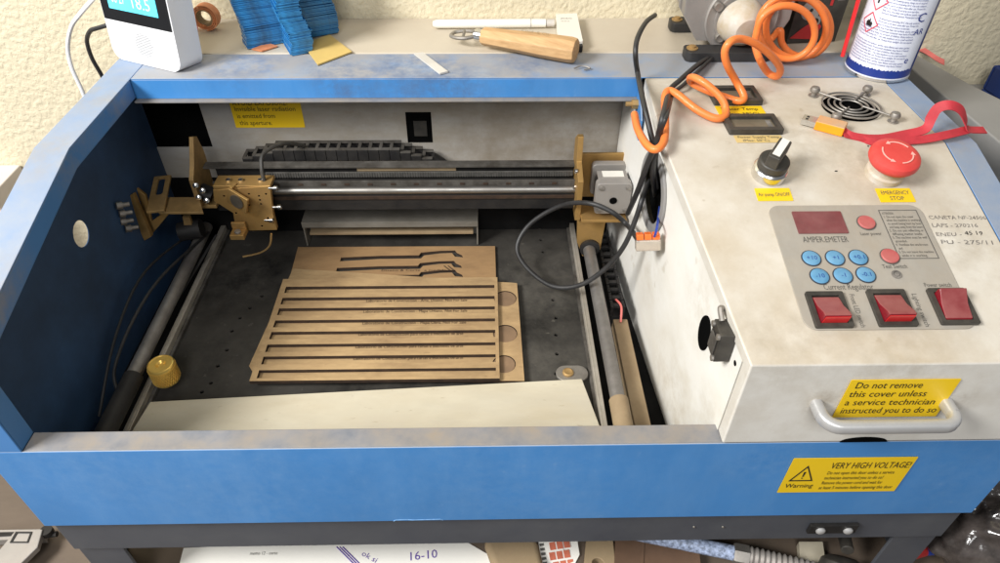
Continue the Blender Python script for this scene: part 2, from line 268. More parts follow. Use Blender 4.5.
class MB:
    def __init__(s): s.v = []; s.f = []; s.m = []
    def add(s, vs, fs, mi=0):
        k = len(s.v); s.v += [V(v) for v in vs]; s.f += [tuple(i+k for i in f) for f in fs]; s.m += [mi]*len(fs)
    def hexa(s, c, mi=0):
        s.add(c, [(0, 3, 2, 1), (4, 5, 6, 7), (0, 1, 5, 4), (1, 2, 6, 5), (2, 3, 7, 6), (3, 0, 4, 7)], mi); return s
    def box(s, a, b, mi=0):
        (x0, y0, z0), (x1, y1, z1) = a, b
        return s.hexa([(x0, y0, z0), (x1, y0, z0), (x1, y1, z0), (x0, y1, z0), (x0, y0, z1), (x1, y0, z1), (x1, y1, z1), (x0, y1, z1)], mi)
    def obox(s, F, a, b, mi=0):
        (x0, y0, z0), (x1, y1, z1) = a, b
        return s.hexa([F.pt(*p) for p in ((x0, y0, z0), (x1, y0, z0), (x1, y1, z0), (x0, y1, z0), (x0, y0, z1), (x1, y0, z1), (x1, y1, z1), (x0, y1, z1))], mi)
    def plate(s, F, outer, n0, n1, holes=(), mi=0, hm=None, em=None):
        loops = [list(outer)] + [list(h) for h in holes]
        flatp = [p for l in loops for p in l]
        N = len(flatp)
        if holes:
            tb_ = bmesh.new(); bv = [tb_.verts.new((p[0]*100, p[1]*100, 0)) for p in flatp]; be = []; k0 = 0
            for l in loops:
                be += [tb_.edges.new((bv[k0+i], bv[k0+(i+1) % len(l)])) for i in range(len(l))]; k0 += len(l)
            tb_.verts.index_update()
            bmesh.ops.triangle_fill(tb_, use_beauty=True, use_dissolve=False, edges=be, normal=(0, 0, 1))
            tris = [tuple(v.index for v in f.verts) for f in tb_.faces]; tb_.free()
        else:
            tris = tessellate_polygon([[V((p[0], p[1], 0)) for p in l] for l in loops])
        vs = [F.pt(p[0], p[1], n0) for p in flatp] + [F.pt(p[0], p[1], n1) for p in flatp]
        s.add(vs, [tuple(t) for t in tris] + [tuple(i+N for i in t) for t in tris], mi)
        k = 0; base = len(s.v) - 2*N
        for li, l in enumerate(loops):
            n = len(l)
            for i in range(n):
                a, b = k+i, k+(i+1) % n
                s.f.append((base+a, base+b, base+b+N, base+a+N)); s.m.append((em if em is not None else mi) if li == 0 else (hm if hm is not None else mi))
            k += n
        return s
    def tube(s, P, r, seg=10, mi=0, closed=False, smooth=0):
        if smooth: P = catmull(P, smooth, closed)
        P = [V(p) for p in P]; n = len(P); vs = []
        up = None
        for i in range(n):
            t = (P[(i+1) % n] - P[i-1]) if closed else (P[min(i+1, n-1)] - P[max(i-1, 0)])
            t.normalize()
            if up is None: up = t.orthogonal().normalized()
            else: up = (up - t*up.dot(t)).normalized()
            w = t.cross(up); rr = r[i] if isinstance(r, list) else r
            vs += [P[i] + (up*math.cos(2*PI*j/seg) + w*math.sin(2*PI*j/seg))*rr for j in range(seg)]
        fs = []
        for i in range(n if closed else n-1):
            for j in range(seg):
                a, b = i*seg+j, i*seg+(j+1) % seg; c, d = ((i+1) % n)*seg+(j+1) % seg, ((i+1) % n)*seg+j
                fs.append((a, b, c, d))
        if not closed: fs += [tuple(range(seg)), tuple((n-1)*seg+j for j in range(seg))]
        s.add(vs, fs, mi); return s
    def cyl(s, p0, p1, r0, r1=None, seg=24, mi=0):
        return s.lathe(p0, V(p1)-V(p0), [(r0, 0), (r0 if r1 is None else r1, (V(p1)-V(p0)).length)], seg, mi)
    def lathe(s, o, axis, prof, seg=28, mi=0, caps=True):
        o = V(o); ax = V(axis).normalized(); u = ax.orthogonal().normalized(); w = ax.cross(u); vs = []
        for r, h in prof: vs += [o + ax*h + (u*math.cos(2*PI*j/seg) + w*math.sin(2*PI*j/seg))*r for j in range(seg)]
        fs = []
        for i in range(len(prof)-1):
            for j in range(seg): fs.append((i*seg+j, i*seg+(j+1) % seg, (i+1)*seg+(j+1) % seg, (i+1)*seg+j))
        if caps: fs += [tuple(range(seg)), tuple((len(prof)-1)*seg+j for j in range(seg))]
        s.add(vs, fs, mi); return s
    def ribbon(s, P, side, w, th=.0004, mi=0, smooth=6):
        n0 = len(P); C = catmull(P, smooth); S = catmull(side, smooth); vs = []
        for i, (p, q) in enumerate(zip(C, S)):
            q = q.normalized(); t = (C[min(i+1, len(C)-1)] - C[max(i-1, 0)]).normalized(); n = t.cross(q).normalized()
            vs += [p+q*w/2+n*th, p-q*w/2+n*th, p-q*w/2-n*th, p+q*w/2-n*th]
        fs = []
        for i in range(len(C)-1):
            for j in range(4): fs.append((4*i+j, 4*i+(j+1) % 4, 4*i+4+(j+1) % 4, 4*i+4+j))
        fs += [(0, 1, 2, 3), tuple(4*(len(C)-1)+j for j in range(4))]
        s.add(vs, fs, mi); return s
    def text(s, F, x, y, body, size, width=None, mi=0, align='l', off=.0003, shear=0, warp=None, wob=0):
        vs, fs, w = text_geo(body)
        k = size; kx = (width/w) if width else k
        dx = {'l': 0, 'c': -w*kx/2, 'r': -w*kx}[align]
        P = []
        for a, b in vs:
            p = (x + dx + a*kx + b*k*shear, y + b*k + wob*math.sin(a*9))
            P.append(warp(*p) if warp else F.pt(p[0], p[1], off))
        s.add(P, fs, mi); return s
    def build(s, name, mats, parent=None, bevel=0, origin=None, angle=35, seg=2):
        if not isinstance(mats, (list, tuple)): mats = [mats]
        if parent is not None:
            o = V((0, 0, 0)); q = parent
            while q: o += q.location; q = q.parent
            org = o
        elif origin is not None: org = V(origin)
        else:
            xs = [v.x for v in s.v]; ys = [v.y for v in s.v]
            org = V(((min(xs)+max(xs))/2, (min(ys)+max(ys))/2, min(v.z for v in s.v)))
        me = bpy.data.meshes.new(name); me.from_pydata([v-org for v in s.v], [], s.f)
        for m in mats: me.materials.append(M[m])
        me.polygons.foreach_set('material_index', s.m)
        bm = bmesh.new(); bm.from_mesh(me); bmesh.ops.recalc_face_normals(bm, faces=bm.faces); bm.to_mesh(me); bm.free()
        me.shade_smooth(); me.set_sharp_from_angle(angle=math.radians(angle))
        ob = bpy.data.objects.new(name, me); COL.objects.link(ob)
        if parent is not None: ob.parent = parent
        else: ob.location = org
        if bevel:
            b = ob.modifiers.new('bevel', 'BEVEL'); b.width = bevel; b.segments = seg; b.limit_method = 'ANGLE'; b.angle_limit = math.radians(40)
            b.harden_normals = True
        return ob

def tag(o, label, cat, group=None, kind=None):
    if kind: o['kind'] = kind
    if label: o['label'] = label
    if cat: o['category'] = cat
    if group: o['group'] = group
    return o
def thing(name, loc, label, cat, group=None):
    o = bpy.data.objects.new(name, None); COL.objects.link(o); o.location = V(loc); o.empty_display_size = .02
    bpy.context.view_layer.update()
    return tag(o, label, cat, group)
def part(o, label): o['label'] = label; return o

# ================================================================== SETTING
mb = MB().box((-1.6, .497, -.4), (2.6, .56, 1.6)); o = mb.build('wall', 'wall'); o['kind'] = 'structure'
mb = MB().box((-1.6, -.35, -.16), (2.6, .497, -.13)); o = mb.build('workbench', 'bench'); o['kind'] = 'structure'
mb = MB().box((.002, .398, .217), (.838, .4965, HT-.0006)); o = mb.build('shelf', 'shelf', bevel=.002); o['kind'] = 'structure'
mb = MB().box((.862, -.1, .130), (1.8, .4965, .1626)); o = mb.build('side_table', 'greytable', bevel=.003); o['kind'] = 'structure'
# grey slab resting on the side table
G2 = flat(.203)
mb = MB().plate(G2, [G2.at(*t) for t in ((899, 57), (911, 51), (969, 83), (1040, 118), (1060, 190), (1000, 142))], -.040, 0)
tag(mb.build('grey_board', 'greytable', bevel=.002), 'thick grey board lying along the right side of the machine', 'board')

# ================================================================== MACHINE
LE = thing('laser_engraver', (.4, .2, 0), 'blue benchtop laser engraver with its lid off and a cream control cover', 'laser engraver')
# --- blue body
mb = MB()
mb.box((0, 0, 0), (W, TH, H1))
mb.box((WF, TH, H1-TH), (W-WR, LIP, H1), 1)
mb.box((WF, LIP-TH, H1-.014), (.556, LIP, H1-TH))
FP = mb.build('front_panel', ['blue', 'bluelip'], LE, bevel=.0012)
# scratches on the lower edge
mb = MB()
x0, z0 = FRONT.at(394, 523); x1, z1 = FRONT.at(443, 522)
mb.tube([FRONT.pt(x0, .0004, .0001), FRONT.pt(x0+.002, .0022, .0001), FRONT.pt(x0+.012, .0026, .0001), FRONT.pt(x0+.016, .0018, .0001), FRONT.pt(x1-.002, .0024, .0001), FRONT.pt(x1, .0008, .0001)], .00026, 6)
part(mb.build('paint_chip', 'chip', FP), 'thin pale chipped line at the lower edge')
hole = circ(.2085, .1537, .0122, 28, .0128)
prof = [(0, 0), (D, 0), (D, HT-TH), (YC, HT-TH), (TH, H2-TH), (TH, 0)]
mb = MB()
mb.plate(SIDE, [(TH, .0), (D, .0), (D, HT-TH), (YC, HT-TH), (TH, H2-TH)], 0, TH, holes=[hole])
fl = [(0, H1), (0, H2), (YC, HT), (D, HT), (D, HT-TH), (YC+.0002, HT-TH), (TH, H2-TH), (TH, H1)]
mb.plate(SIDE, fl, 0, WF, mi=1)
lp = [(TH, H1), (TH, H2-TH), (YC, HT-TH), (D1-TH, HT-TH), (D1-TH, HT-.019), (YC-.002, HT-.019), (.019, H2-.016), (LIP, H1)]
mb.plate(SIDE, lp, WF-TH, WF, mi=1)
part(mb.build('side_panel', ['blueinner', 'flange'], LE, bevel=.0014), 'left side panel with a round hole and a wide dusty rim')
mb = MB()
mb.plate(SIDE, [(TH, .0), (D, .0), (D, HT-TH), (YC, HT-TH), (TH, H2-TH)], W-TH, W)
mb.plate(SIDE, fl, W-WR, W, mi=1)
part(mb.build('side_panel', ['blue', 'flange'], LE, bevel=.0014), 'right side panel with a narrower cleaner rim')
# rear channel
mb = MB()
mb.box((WF+.0002, D1, HT-TH), (W-WR-.0002, D, HT-.0002))
mb.box((WF-TH, D1, HT-.0215), (.535, D1+TH, HT-TH))
mb.box((WF-TH, D1-.006, HT-.0235), (.535, D1+TH, HT-.0215), 1)
mb.box((TH, D-TH, .216), (W-TH, D, HT-TH))
REAR = mb.build('rear_panel', ['blue', 'bluelip'], LE, bevel=.0006)
# bracket that joins rear panel and cover (blue tab with bolt)
mb = MB()
p = un(664, 92, 'x', .534)
mb.plate(Fr((.5335, 0, 0), (0, 1, 0), (0, 0, 1)), [(D1-.002, HT-.002), (D1-.034, HT-.030), (D1-.034, HT-.052), (D1-.008, HT-.052), (D1-.002, HT-.03)], -.0015, 0)
t_ = mb.build('corner_tab', 'blue', LE)
mb = MB().cyl((.5325, D1-.010, HT-.024), (.526, D1-.010, HT-.024), .005, seg=6); mb.cyl((.526, D1-.010, HT-.024), (.520, D1-.010, HT-.024), .0025, seg=10)
mb.build('bolt', 'golddirt', t_)
# inner back wall with the two openings
B = Fr((0, .39, 0), (1, 0, 0), (0, 0, 1))
mb = MB()
q = lambda X, Y: B.at(X, Y)
b0 = q(405, 112); b1 = q(433, 143)
mb.plate(B, [(.0017, .098), (.56, .098), (.56, .222), (.0645, .222), (.0655, .1387), (.0017, .1387)], -.0015, 0, holes=[rect(b0[0], b1[1], b1[0], b0[1])])
BW = mb.build('back_plate', 'backw', LE)
mb = MB().box((.0017, .388, .0022), (.556, .3912, .0978)); mb.build('lower_back_plate', 'soot', LE)
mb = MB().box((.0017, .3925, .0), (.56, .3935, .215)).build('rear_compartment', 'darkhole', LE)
mb = MB()
mb.obox(B, (b0[0]+.008, b1[1]+.008, -.0022), (b1[0]-.006, b0[1]-.012, -.0018)); mb.build('opening_latch', 'bezel', LE)
# floor
mb = MB().box((TH, TH, 0), (W-TH, .3925, .002)); mb.build('floor_pan', 'soot', LE)
# bed plate
BF = flat(.020); holes = []
for px, py in ((240, 318), (232, 331), (227, 350), (218, 366), (211, 383), (556, 318), (553, 300), (556, 335), (557, 354), (540, 228), (541, 240), (543, 252), (262, 296), (250, 308), (556, 374), (202, 392)):
    x, y = BF.at(px, py); holes.append(circ(x, y, .0021, 12))
mb = MB().plate(BF, rect(.0575, .022, .482, .387), -.002, 0, holes=holes); mb.build('bed_plate', 'bed', LE)
# guide rails: dark channel with bright angle strip
for x, lab in ((.0525, 'left'), (.4835, 'right')):
    mb = MB()
    mb.box((x-.004, .02, .004), (x+.0045, .385, .024), 1)
    mb.box((x-.0008, .02, .024), (x+.0012, .385, .031), 0)
    mb.box((x+(.0013 if x > .3 else -.0048), .02, .0290), (x+(.0048 if x > .3 else -.0009), .385, .0309), 0)
    mb.build('guide_rail', ['railsteel', 'dirtysteel'], LE, bevel=.0004)
# round shafts
for x, t in ((.0445, -1), (.4985, 1)):
    mb = MB().cyl((x, .022, .048), (x-.002, .36, .048), .0068, seg=24)
    if t < 0: mb.cyl((x, .03, .048), (x, .125, .048), .0088, seg=24, mi=1)
    else: mb.cyl((x, .03, .048), (x, .090, .048), .0088, seg=24, mi=1)
    mb.build('linear_shaft', ['shaft', 'tan' if t > 0 else 'black'], LE)
# tan strip and dark drag chain beside the right shaft
mb = MB().box((.5125, .025, .018), (.528, .212, .032)); mb.build('side_strip', 'tan', LE, bevel=.001)
mb = MB()
for i in range(11):
    y = .222 + i*.0125
    mb.box((.511, y, .026), (.514, y+.0105, .040)); mb.box((.5235, y, .026), (.5265, y+.0105, .040)); mb.box((.5142, y+.002, .036), (.5233, y+.0065, .0398)); mb.box((.5142, y, .024), (.5233, y+.0105, .026))
part(mb.build('drag_chain', 'black', LE, bevel=.0004), 'short run of chain along the right wall')
mb = MB().tube([(.5195, .205, .034), (.5215, .22, .042), (.519, .235, .038), (.516, .25, .03)], .0012, 8, smooth=6)
mb.build('wire', 'pink', LE)
# corner screw tab and little ring
x, y = flat(.027).at(568, 373)
mb = MB().plate(flat(.027), rrect(x-.012, y-.010, x+.020, y+.010, .0098, 8), -.003, 0, holes=[circ(x, y, .0035, 16)])
tb = mb.build('corner_bracket', 'steel', LE, bevel=.0005)
mb = MB().lathe((x, y, .0255), (0, 0, 1), [(.0055, 0), (.0055, .003), (.004, .004), (.0025, .0035)], 20); mb.build('screw', 'golddirt', tb)

# --- gantry
mb = MB()
GX0, GX1 = .078, .477
mb.box((GX0, .352, .092), (GX1, .356, .1370), 1)                  # back plate
mb.box((GX0-.012, .346, .1370), (GX1, .357, .1395), 0)            # pale top edge
mb.box((GX0, .336, .1215), (GX1, .352, .1240), 1)                 # web
mb.box((GX0, .3345, .1200), (GX1, .3365, .1275), 0)
mb.box((GX0, .330, .094), (GX1, .352, .096), 1)
mb.box((GX0, .328, .094), (GX1, .3302, .114), 1)
mb.box((GX0, .3265, .1085), (GX1, .3295, .1125), 2)              # crusty ledge
for i in range(14): mb.box((.12+i*.0255, .3340, .1222), (.1255+i*.0255, .3344, .1250), 2)
GB = mb.build('gantry_beam', ['dirtysteel', 'black', 'char'], LE, bevel=.0004)
mb = MB().cyl((.135, .330, .1185), (GX1, .330, .1185), .0042, seg=20); mb.build('slide_rod', 'rod', LE)
mb = MB(); mb.box((.135, .343, .1275), (GX1-.002, .3445, .1335))
for i in range(120): mb.box((.136+i*.0028, .3421, .1275), (.1374+i*.0028, .343, .1335))
mb.build('toothed_belt', 'beltgrey', LE)
mb = MB().box((.235, .3495, .1310), (.345, .3518, .1360)); mb.build('wiring_label', 'tan', LE)
# X drag chain behind the beam
mb = MB()
cz = lambda t: .1405 - (.010 if t < .06 else 0)
n = 18
path = []
for i in range(n): 
    x = .106 + i*.0118; drop = max(0, (3-i))*.0035 + max(0, i-14)*.004
    path.append((x, .1500-drop))
for x, z in path:
    mb.box((x, .3635, z-.014), (x+.0112, .366, z-.001)); mb.box((x, .381, z-.014), (x+.0112, .3835, z-.001))
    mb.box((x-.0002, .3635, z-.0009), (x+.0034, .3835, z+.0006), 1); mb.box((x+.0034, .3635, z-.0009), (x+.0116, .3672, z+.0006), 1); mb.box((x+.0034, .3790, z-.0009), (x+.0116, .3835, z+.0006), 1)
    mb.box((x, .366, z-.013), (x+.0112, .381, z-.009))
for i in range(18):
    x = .118 + i*.0118
    mb.box((x, .3635, .114), (x+.0112, .366, .134)); mb.box((x, .366, .114), (x+.0112, .3835, .1175))
mb.tube([(path[-1][0]+.008, .374, path[-1][1]-.007), (path[-1][0]+.022, .374, path[-1][1]-.018), (path[-1][0]+.016, .374, .116)], .0095, 10, smooth=5)
part(mb.build('drag_chain', ['black', 'dirtysteel'], LE, bevel=.0005), 'long cable chain lying behind the gantry beam')
# brackets
mb = MB()
mb.plate(Fr((GX0-.013, 0, 0), (0, 1, 0), (0, 0, 1)), [(.316, .108), (.36, .108), (.362, .150), (.356, .172), (.348, .176), (.328, .152), (.316, .142)], -.0025, .0025)
mb.box((GX0-.025, .318, .104), (GX0+.004, .358, .1079))
mb.build('gantry_bracket', 'golddirt', LE, bevel=.0006)
mb = MB()
mb.plate(Fr((GX1+.003, 0, 0), (0, 1, 0), (0, 0, 1)), [(.310, .090), (.36, .090), (.362, .165), (.346, .178), (.340, .178), (.336, .150), (.312, .140)], -.003, .003)
mb.box((GX1+.006, .300, .094), (GX1+.056, .330, .0975))
mb.box((GX1+.006, .357, .0895), (GX1+.060, .361, .147))
mb.plate(Fr((0, .318, 0), (1, 0, 0), (0, 0, 1)), [(GX1+.004, .0858), (GX1+.036, .0858), (GX1+.034, .044), (GX1+.028, .034), (GX1+.014, .034), (GX1+.006, .055)], -.003, .003)
RB = mb.build('gantry_bracket', 'gold', LE, bevel=.0006)
part(RB, 'right gold bracket carrying the motor')
mb = MB()
for z in (.125, .145): mb.lathe((GX1, .325, z), (-1, 0, 0), [(.003, 0), (.003, .002), (.0018, .003)], 12)
mb.build('bolt', 'chrome', RB)
mb = MB().lathe((GX1+.021, .3145, .048), (0, -1, 0), [(.0115, 0), (.0115, .004), (.009, .005)], 24); mb.build('shaft_collar', 'black', RB)
# stepper motor
mx0, mx1 = .4965, .5345
mb = MB()
mb.plate(Fr((0, .316, 0), (1, 0, 0), (0, 0, 1)), rrect(mx0, .1025, mx1, .1415, .0045, 3), 0, .011)
mb.plate(Fr((0, .332, 0), (1, 0, 0), (0, 0, 1)), rrect(mx0+.002, .1045, mx1-.002, .1395, .006, 3), -.0001, .0159, mi=1)
mb.plate(Fr((0, .343, 0), (1, 0, 0), (0, 0, 1)), rrect(mx0, .1025, mx1, .1415, .0045, 3), -.009, -.0002); mb.box((mx0+.003, .3162, .1380), (mx1-.003, .3318, .1412))
# body towards viewer is -y
mo = mb.build('stepper_motor', ['alug', 'black'], LE, bevel=.0006)
mb = MB()
for dx_, dz_ in ((.005, .005), (.034, .005), (.005, .034), (.034, .034)):
    mb.lathe((mx0+dx_, .305, .1025+dz_), (0, -1, 0), [(.003, 0), (.003, .0012), (.0016, .0018)], 12)
mb.lathe((mx0+.0195, .305, .1200), (0, -1, 0), [(.0042, 0), (.0042, .0006)], 16, mi=1)
mb.build('motor_screw', ['steel', 'darkhole'], mo)
mb = MB().box((mx0+.008, .319, .1413), (mx0+.031, .330, .1420)); NPm = mb.build('name_plate', 'whiteoff', mo)
# --- laser head
H = Fr((0, .306, 0), (1, 0, 0), (0, 0, 1))
hp = lambda X, Y: H.at(X, Y)
mb = MB()
mb.plate(H, [hp(213, 190), hp(214, 201), hp(233, 213), hp(236, 231), hp(277, 230), hp(273, 214), hp(270, 186)], -.006, 0, holes=[circ(*hp(*c), .0011, 8) for c in ((224, 196), (249, 194), (259, 196), (260, 200), (261, 204), (249, 205), (266, 194), (236, 213), (262, 226), (268, 218))], hm=1)
z = hp(240, 186)[1]
mb.box((hp(213, 188)[0], .3065, z-.004), (hp(270, 186)[0], .327, z))
LH = mb.build('laser_head', ['gold', 'darkhole'], LE, bevel=.0007)
mb = MB()
c = hp(239, 197); F2 = Fr(H.pt(c[0], c[1], .008), (math.cos(-.45), -.35, math.sin(-.45)), (.25, -.2, .9))
mb.plate(F2, rect(-.012, -.0115, .012, .0115), -.003, 0); mb.obox(F2, (-.012, -.0115, -.012), (-.009, .0115, -.0031))
mm = mb.build('mirror_holder', 'gold', LH, bevel=.0006)
mb = MB().plate(F2, circ(0, 0, .0078, 24, .0095), .0002, .0010); mb.build('mirror', 'mirror', mm)
mb = MB()
c = hp(241, 221); mb.box((c[0]-.008, .285, c[1]-.010), (c[0]+.007, .3, c[1]-.004)); mb.box((c[0]-.008, .297, c[1]-.004), (c[0]+.007, .300, c[1]+.004)); mb.cyl((c[0], .290, c[1]-.004), (c[0], .290, c[1]-.001), .0035, seg=12, mi=1)
mb.build('lens_clamp', ['gold', 'steel'], LH, bevel=.0005)
mb = MB()
for X, Y in ((272, 187), (276, 206), (268, 219)):
    c = hp(X, Y); mb.lathe(H.pt(c[0]-.003, c[1], .002), (1, 0, 0), [(.0015, 0), (.0015, .005), (.0028, .0055), (.0028, .009), (.001, .010)], 12)
mb.build('adjusting_screw', 'chrome', LH)
for X, Y in ((226, 186), (238, 184), (258, 184)):
    mb = MB().lathe((hp(X, Y)[0], .316, z), (0, 0, 1), [(.0028, 0), (.0028, .002), (.0012, .0026)], 12); mb.build('screw', 'chrome', LH)
mb = MB().tube([(hp(262, 186)[0], .316, z-.002), (hp(262, 186)[0]-.001, .320, z+.012), (hp(262, 186)[0]+.001, .332, z+.024), (hp(264, 180)[0]+.014, .352, z+.024), (hp(264, 180)[0]+.03, .368, z+.012)], .0022, 10, smooth=6)
mb.build('air_tube', 'bezel', LH)
mb = MB().tube([(hp(272, 232)[0], .303, hp(272, 232)[1]), (hp(269, 240)[0], .303, hp(269, 244)[1]), (hp(262, 255)[0], .303, hp(262, 251)[1]), (hp(246, 262)[0], .303, hp(246, 255)[1])], .0011, 8, smooth=6)
mb.build('nozzle_wire', 'golddirt', LH)
# --- corner mirror mount (left)
Q = Fr((0, .315, 0), (1, 0, 0), (0, 0, 1))
qp = lambda X, Y, yy=.315: un(X, Y, 'y', yy)
mb = MB()
base = [qp(158, 214), qp(203, 214), qp(199, 200), qp(185, 192), qp(160, 205)]
zb = .118
Pz = flat(zb)
mb.plate(Pz, [Pz.at(158, 212), Pz.at(203, 212), Pz.at(199, 197), Pz.at(164, 197)], -.003, 0)
# slotted plate standing and rising leftwards
a_, b_, c_, d_ = un(147, 214, 'z', zb+.001), un(165, 212, 'z', zb+.001), un(179, 180, 'z', zb+.006), un(162, 178, 'z', zb+.006)
F3 = Fr(a_, b_-a_, d_-a_); w3 = (b_-a_).length; h3 = (d_-a_).length
mb.plate(F3, rect(0, 0, w3, h3), 0, .003, holes=[rrect(w3*.30, h3*.45, w3*.7, h3*.95, w3*.18, 4)])
MMt = mb.build('mirror_mount', 'golddirt', LE, bevel=.0005)
mb = MB()
# tilted front plates
F4 = Fr((0, .290, 0), (1, 0, 0), (0, .25, 1)); A4 = F4.at
mb.plate(F4, [A4(*t) for t in ((121, 184), (128, 180.5), (146, 195), (152, 221), (165, 211), (168, 215), (153, 233), (147, 232), (141, 201))], -.003, .001)
F5 = Fr((0, .280, 0), (1, 0, 0), (0, .2, 1)); A5 = F5.at
mb.plate(F5, [A5(*t) for t in ((126, 197), (134, 193), (152, 236), (145, 240))], -.004, .002)
mp = mb.build('mirror_plate', 'gold', MMt, bevel=.0006)
mb = MB()
for X, Y in ((118, 205), (121, 213), (122, 221), (127, 228)):
    s0 = un(X+11, Y-1, 'y', .279); s1 = un(X+4, Y, 'y', .275)
    mb.cyl(s0, s1, .0024, seg=12); dv = (s1-s0).normalized(); mb.cyl(s1, s1+dv*.0055, .0040, seg=14)
mb.build('adjusting_screw', 'steel', mp)
mb = MB()
for X, Y in ((196, 185), (203, 190), (199, 197), (207, 200), (185, 206)): 
    s0 = un(X, Y, 'y', .315); mb.lathe(s0, (.2, -1, .4), [(.003, 0), (.003, .003), (.001, .004)], 10)
mb.cyl(un(196, 190, 'y', .33), un(212, 196, 'y', .33), .010, seg=16, mi=1)
mb.cyl(un(180, 232, 'y', .326), un(202, 228, 'y', .330), .011, seg=16, mi=1)
mb.plate(Fr((0, .326, 0), (1, 0, 0), (0, 0, 1)), [tuple(Fr((0, .326, 0), (1, 0, 0), (0, 0, 1)).at(*t)) for t in ((183, 216), (190, 216), (195, 232), (187, 236))], -.002, .002, mi=2)
mb.build('clamp_screw', ['chrome', 'black', 'golddirt'], MMt)
# --- spring clamp on the bed
CZ = .058; k = flat(CZ)
ca, cb, cc_, cdp = k.at(304, 210), k.at(478, 208), k.at(478, 221), k.at(302, 223)
x0, x1, ys, ye = (ca[0]+cdp[0])/2, (cb[0]+cc_[0])/2, (cdp[1]+cc_[1])/2, (ca[1]+cb[1])/2
mb = MB()
mb.box((x0, ys, CZ-.002), (x1, ye, CZ)); mb.box((x0, ys, CZ-.008), (x1, ys+.0015, CZ-.002)); mb.box((x0, ye-.002, .021), (x1, ye, CZ-.002))
mb.box((x0, ys+.002, .021), (x0+.0018, ye-.002, CZ-.002)); mb.box((x1-.0018, ys+.002, .021), (x1, ye-.002, CZ-.002))
mb.box((x0+.006, ys+.004, .036), (x1-.006, ye-.004, .0395), 1)
mb.build('hold_down_clamp', ['clampgrey', 'tan'], LE, bevel=.0005)
# cables along left wall
mb = MB().tube([(.050, .345, .05), (.034, .25, .066), (.024, .19, .060), (.020, .14, .045), (.026, .12, .035)], .0016, 8, smooth=6)
mb.tube([(.030, .345, .05), (.016, .25, .07), (.012, .17, .055), (.012, .10, .02)], .0014, 8, smooth=6)
mb.tube([(.060, .34, .05), (.0235, .20, .016), (.012, .12, .012), (.008, .08, .010)], .0014, 8, smooth=6)
mb.build('wire', 'rubber', LE)

# --- electronics cover
XL = [.5566, .5566, .5300, .5370]; XR = W-WR-.0008
sec = [(-.0005, H1+.0012), (-.0005, H2+.0005), (YC, HT+.0008), (.3335, HT+.0008)]
t = .012
inn = [(t, H1+.0012), (t, H2-.010), (YC+.001, HT-t), (.3335, HT-t)]
mb = MB(); vs = []
for (y, z), (yi, zi), xl in zip(sec, inn, XL): vs += [(xl, y, z), (XR, y, z), (XR, yi, zi), (xl, yi, zi)]
fs = []
for i in range(3):
    for j in range(4): fs.append((4*i+j, 4*i+(j+1) % 4, 4*i+4+(j+1) % 4, 4*i+4+j))
fs += [(0, 1, 2, 3), (12, 13, 14, 15)]
mb.add(vs, fs)
EC = mb.build('electronics_cover', 'cream', LE, bevel=.0016, seg=3)
# partition beneath the cover
PF = Fr((.5580, .013, 0), (-.0225, .32, 0), (0, 0, 1))
ring = [PF.at(*c) for c in ((655, 152), (666, 190), (658, 234), (643, 190))]
rcx = sum(r_[0] for r_ in ring)/4; rcy = sum(r_[1] for r_ in ring)/4
RR = .034
# profile of the partition top follows the cover
mb = MB().plate(PF, [(0, .0), (.375, .0), (.375, HT-.022), (.325, HT-t+.001), (YC-.012, HT-t+.001), (.0, H2-.008)], -.0012, 0, holes=[circ(rcx, rcy, RR, 40)])
PT = mb.build('partition_wall', 'white', LE)
mb = MB()
mb.plate(PF, circ(rcx, rcy, RR+.006, 40), -.0042, -.0013, holes=[circ(rcx, rcy, RR-.003, 40)])
part(mb.build('grommet', 'ringgrey', PT, bevel=.0008), 'grey ring round the cable hole')
mb = MB().plate(PF, circ(rcx, rcy, RR+.004, 40), .006, .007); mb.build('cable_hole', 'darkhole', PT)
# lid switch on the partition
mb = MB()
c = PF.at(706.5, 333); mb.plate(PF, circ(c[0], c[1], .0105, 24, .017), -.0024, -.0014, mi=0)
mb.build('access_hole', 'darkhole', PT)
s0 = PF.at(706, 318); s1 = PF.at(733, 358)
mb = MB()
sx = un(720, 340, 'x', .548)
mb.box((.5435, sx.y-.009, sx.z-.014), (.5555, sx.y+.009, sx.z+.013))
mb.box((.5420, sx.y-.006, sx.z-.010), (.5435, sx.y+.006, sx.z+.006), 1)
LS = mb.build('lid_switch', ['bezel', 'dirtysteel'], LE, bevel=.0012)
mb = MB()
for dy, dz in ((-.007, -.0115), (.007, .010), (-.0068, .010)): mb.lathe((.5435, sx.y+dy, sx.z+dz), (-1, 0, 0), [(.0024, 0), (.0024, .0016), (.001, .002)], 12)
mb.tube([(.548, sx.y+.006, sx.z+.014), (.547, sx.y+.012, sx.z+.020), (.5515, sx.y+.016, sx.z+.016)], .0022, 8, smooth=5)
mb.build('switch_screw', 'steel', LS)
# handle
hz = .156
h0 = un(817, 402, 'y', -.001); h1 = un(947, 400, 'y', -.001)
mb = MB()
pts = [(h0.x, .0, hz)]
HD = .0215; rr = .0105; xa, xb = h0.x, h1.x
pts = [(xa, 0, hz), (xa, -.012, hz), (xa, -HD+rr, hz)]
for i in range(1, 6): tt = PI/2*i/6; pts.append((xa+rr-rr*math.cos(tt), -HD+rr-rr*math.sin(tt), hz))
pts += [(xa+rr, -HD, hz), (xb-rr, -HD, hz)]
for i in range(1, 6): tt = PI/2*i/6; pts.append((xb-rr+rr*math.sin(tt), -HD+rr-rr*math.cos(tt), hz))
pts += [(xb, -HD+rr, hz), (xb, -.012, hz), (xb, 0, hz)]
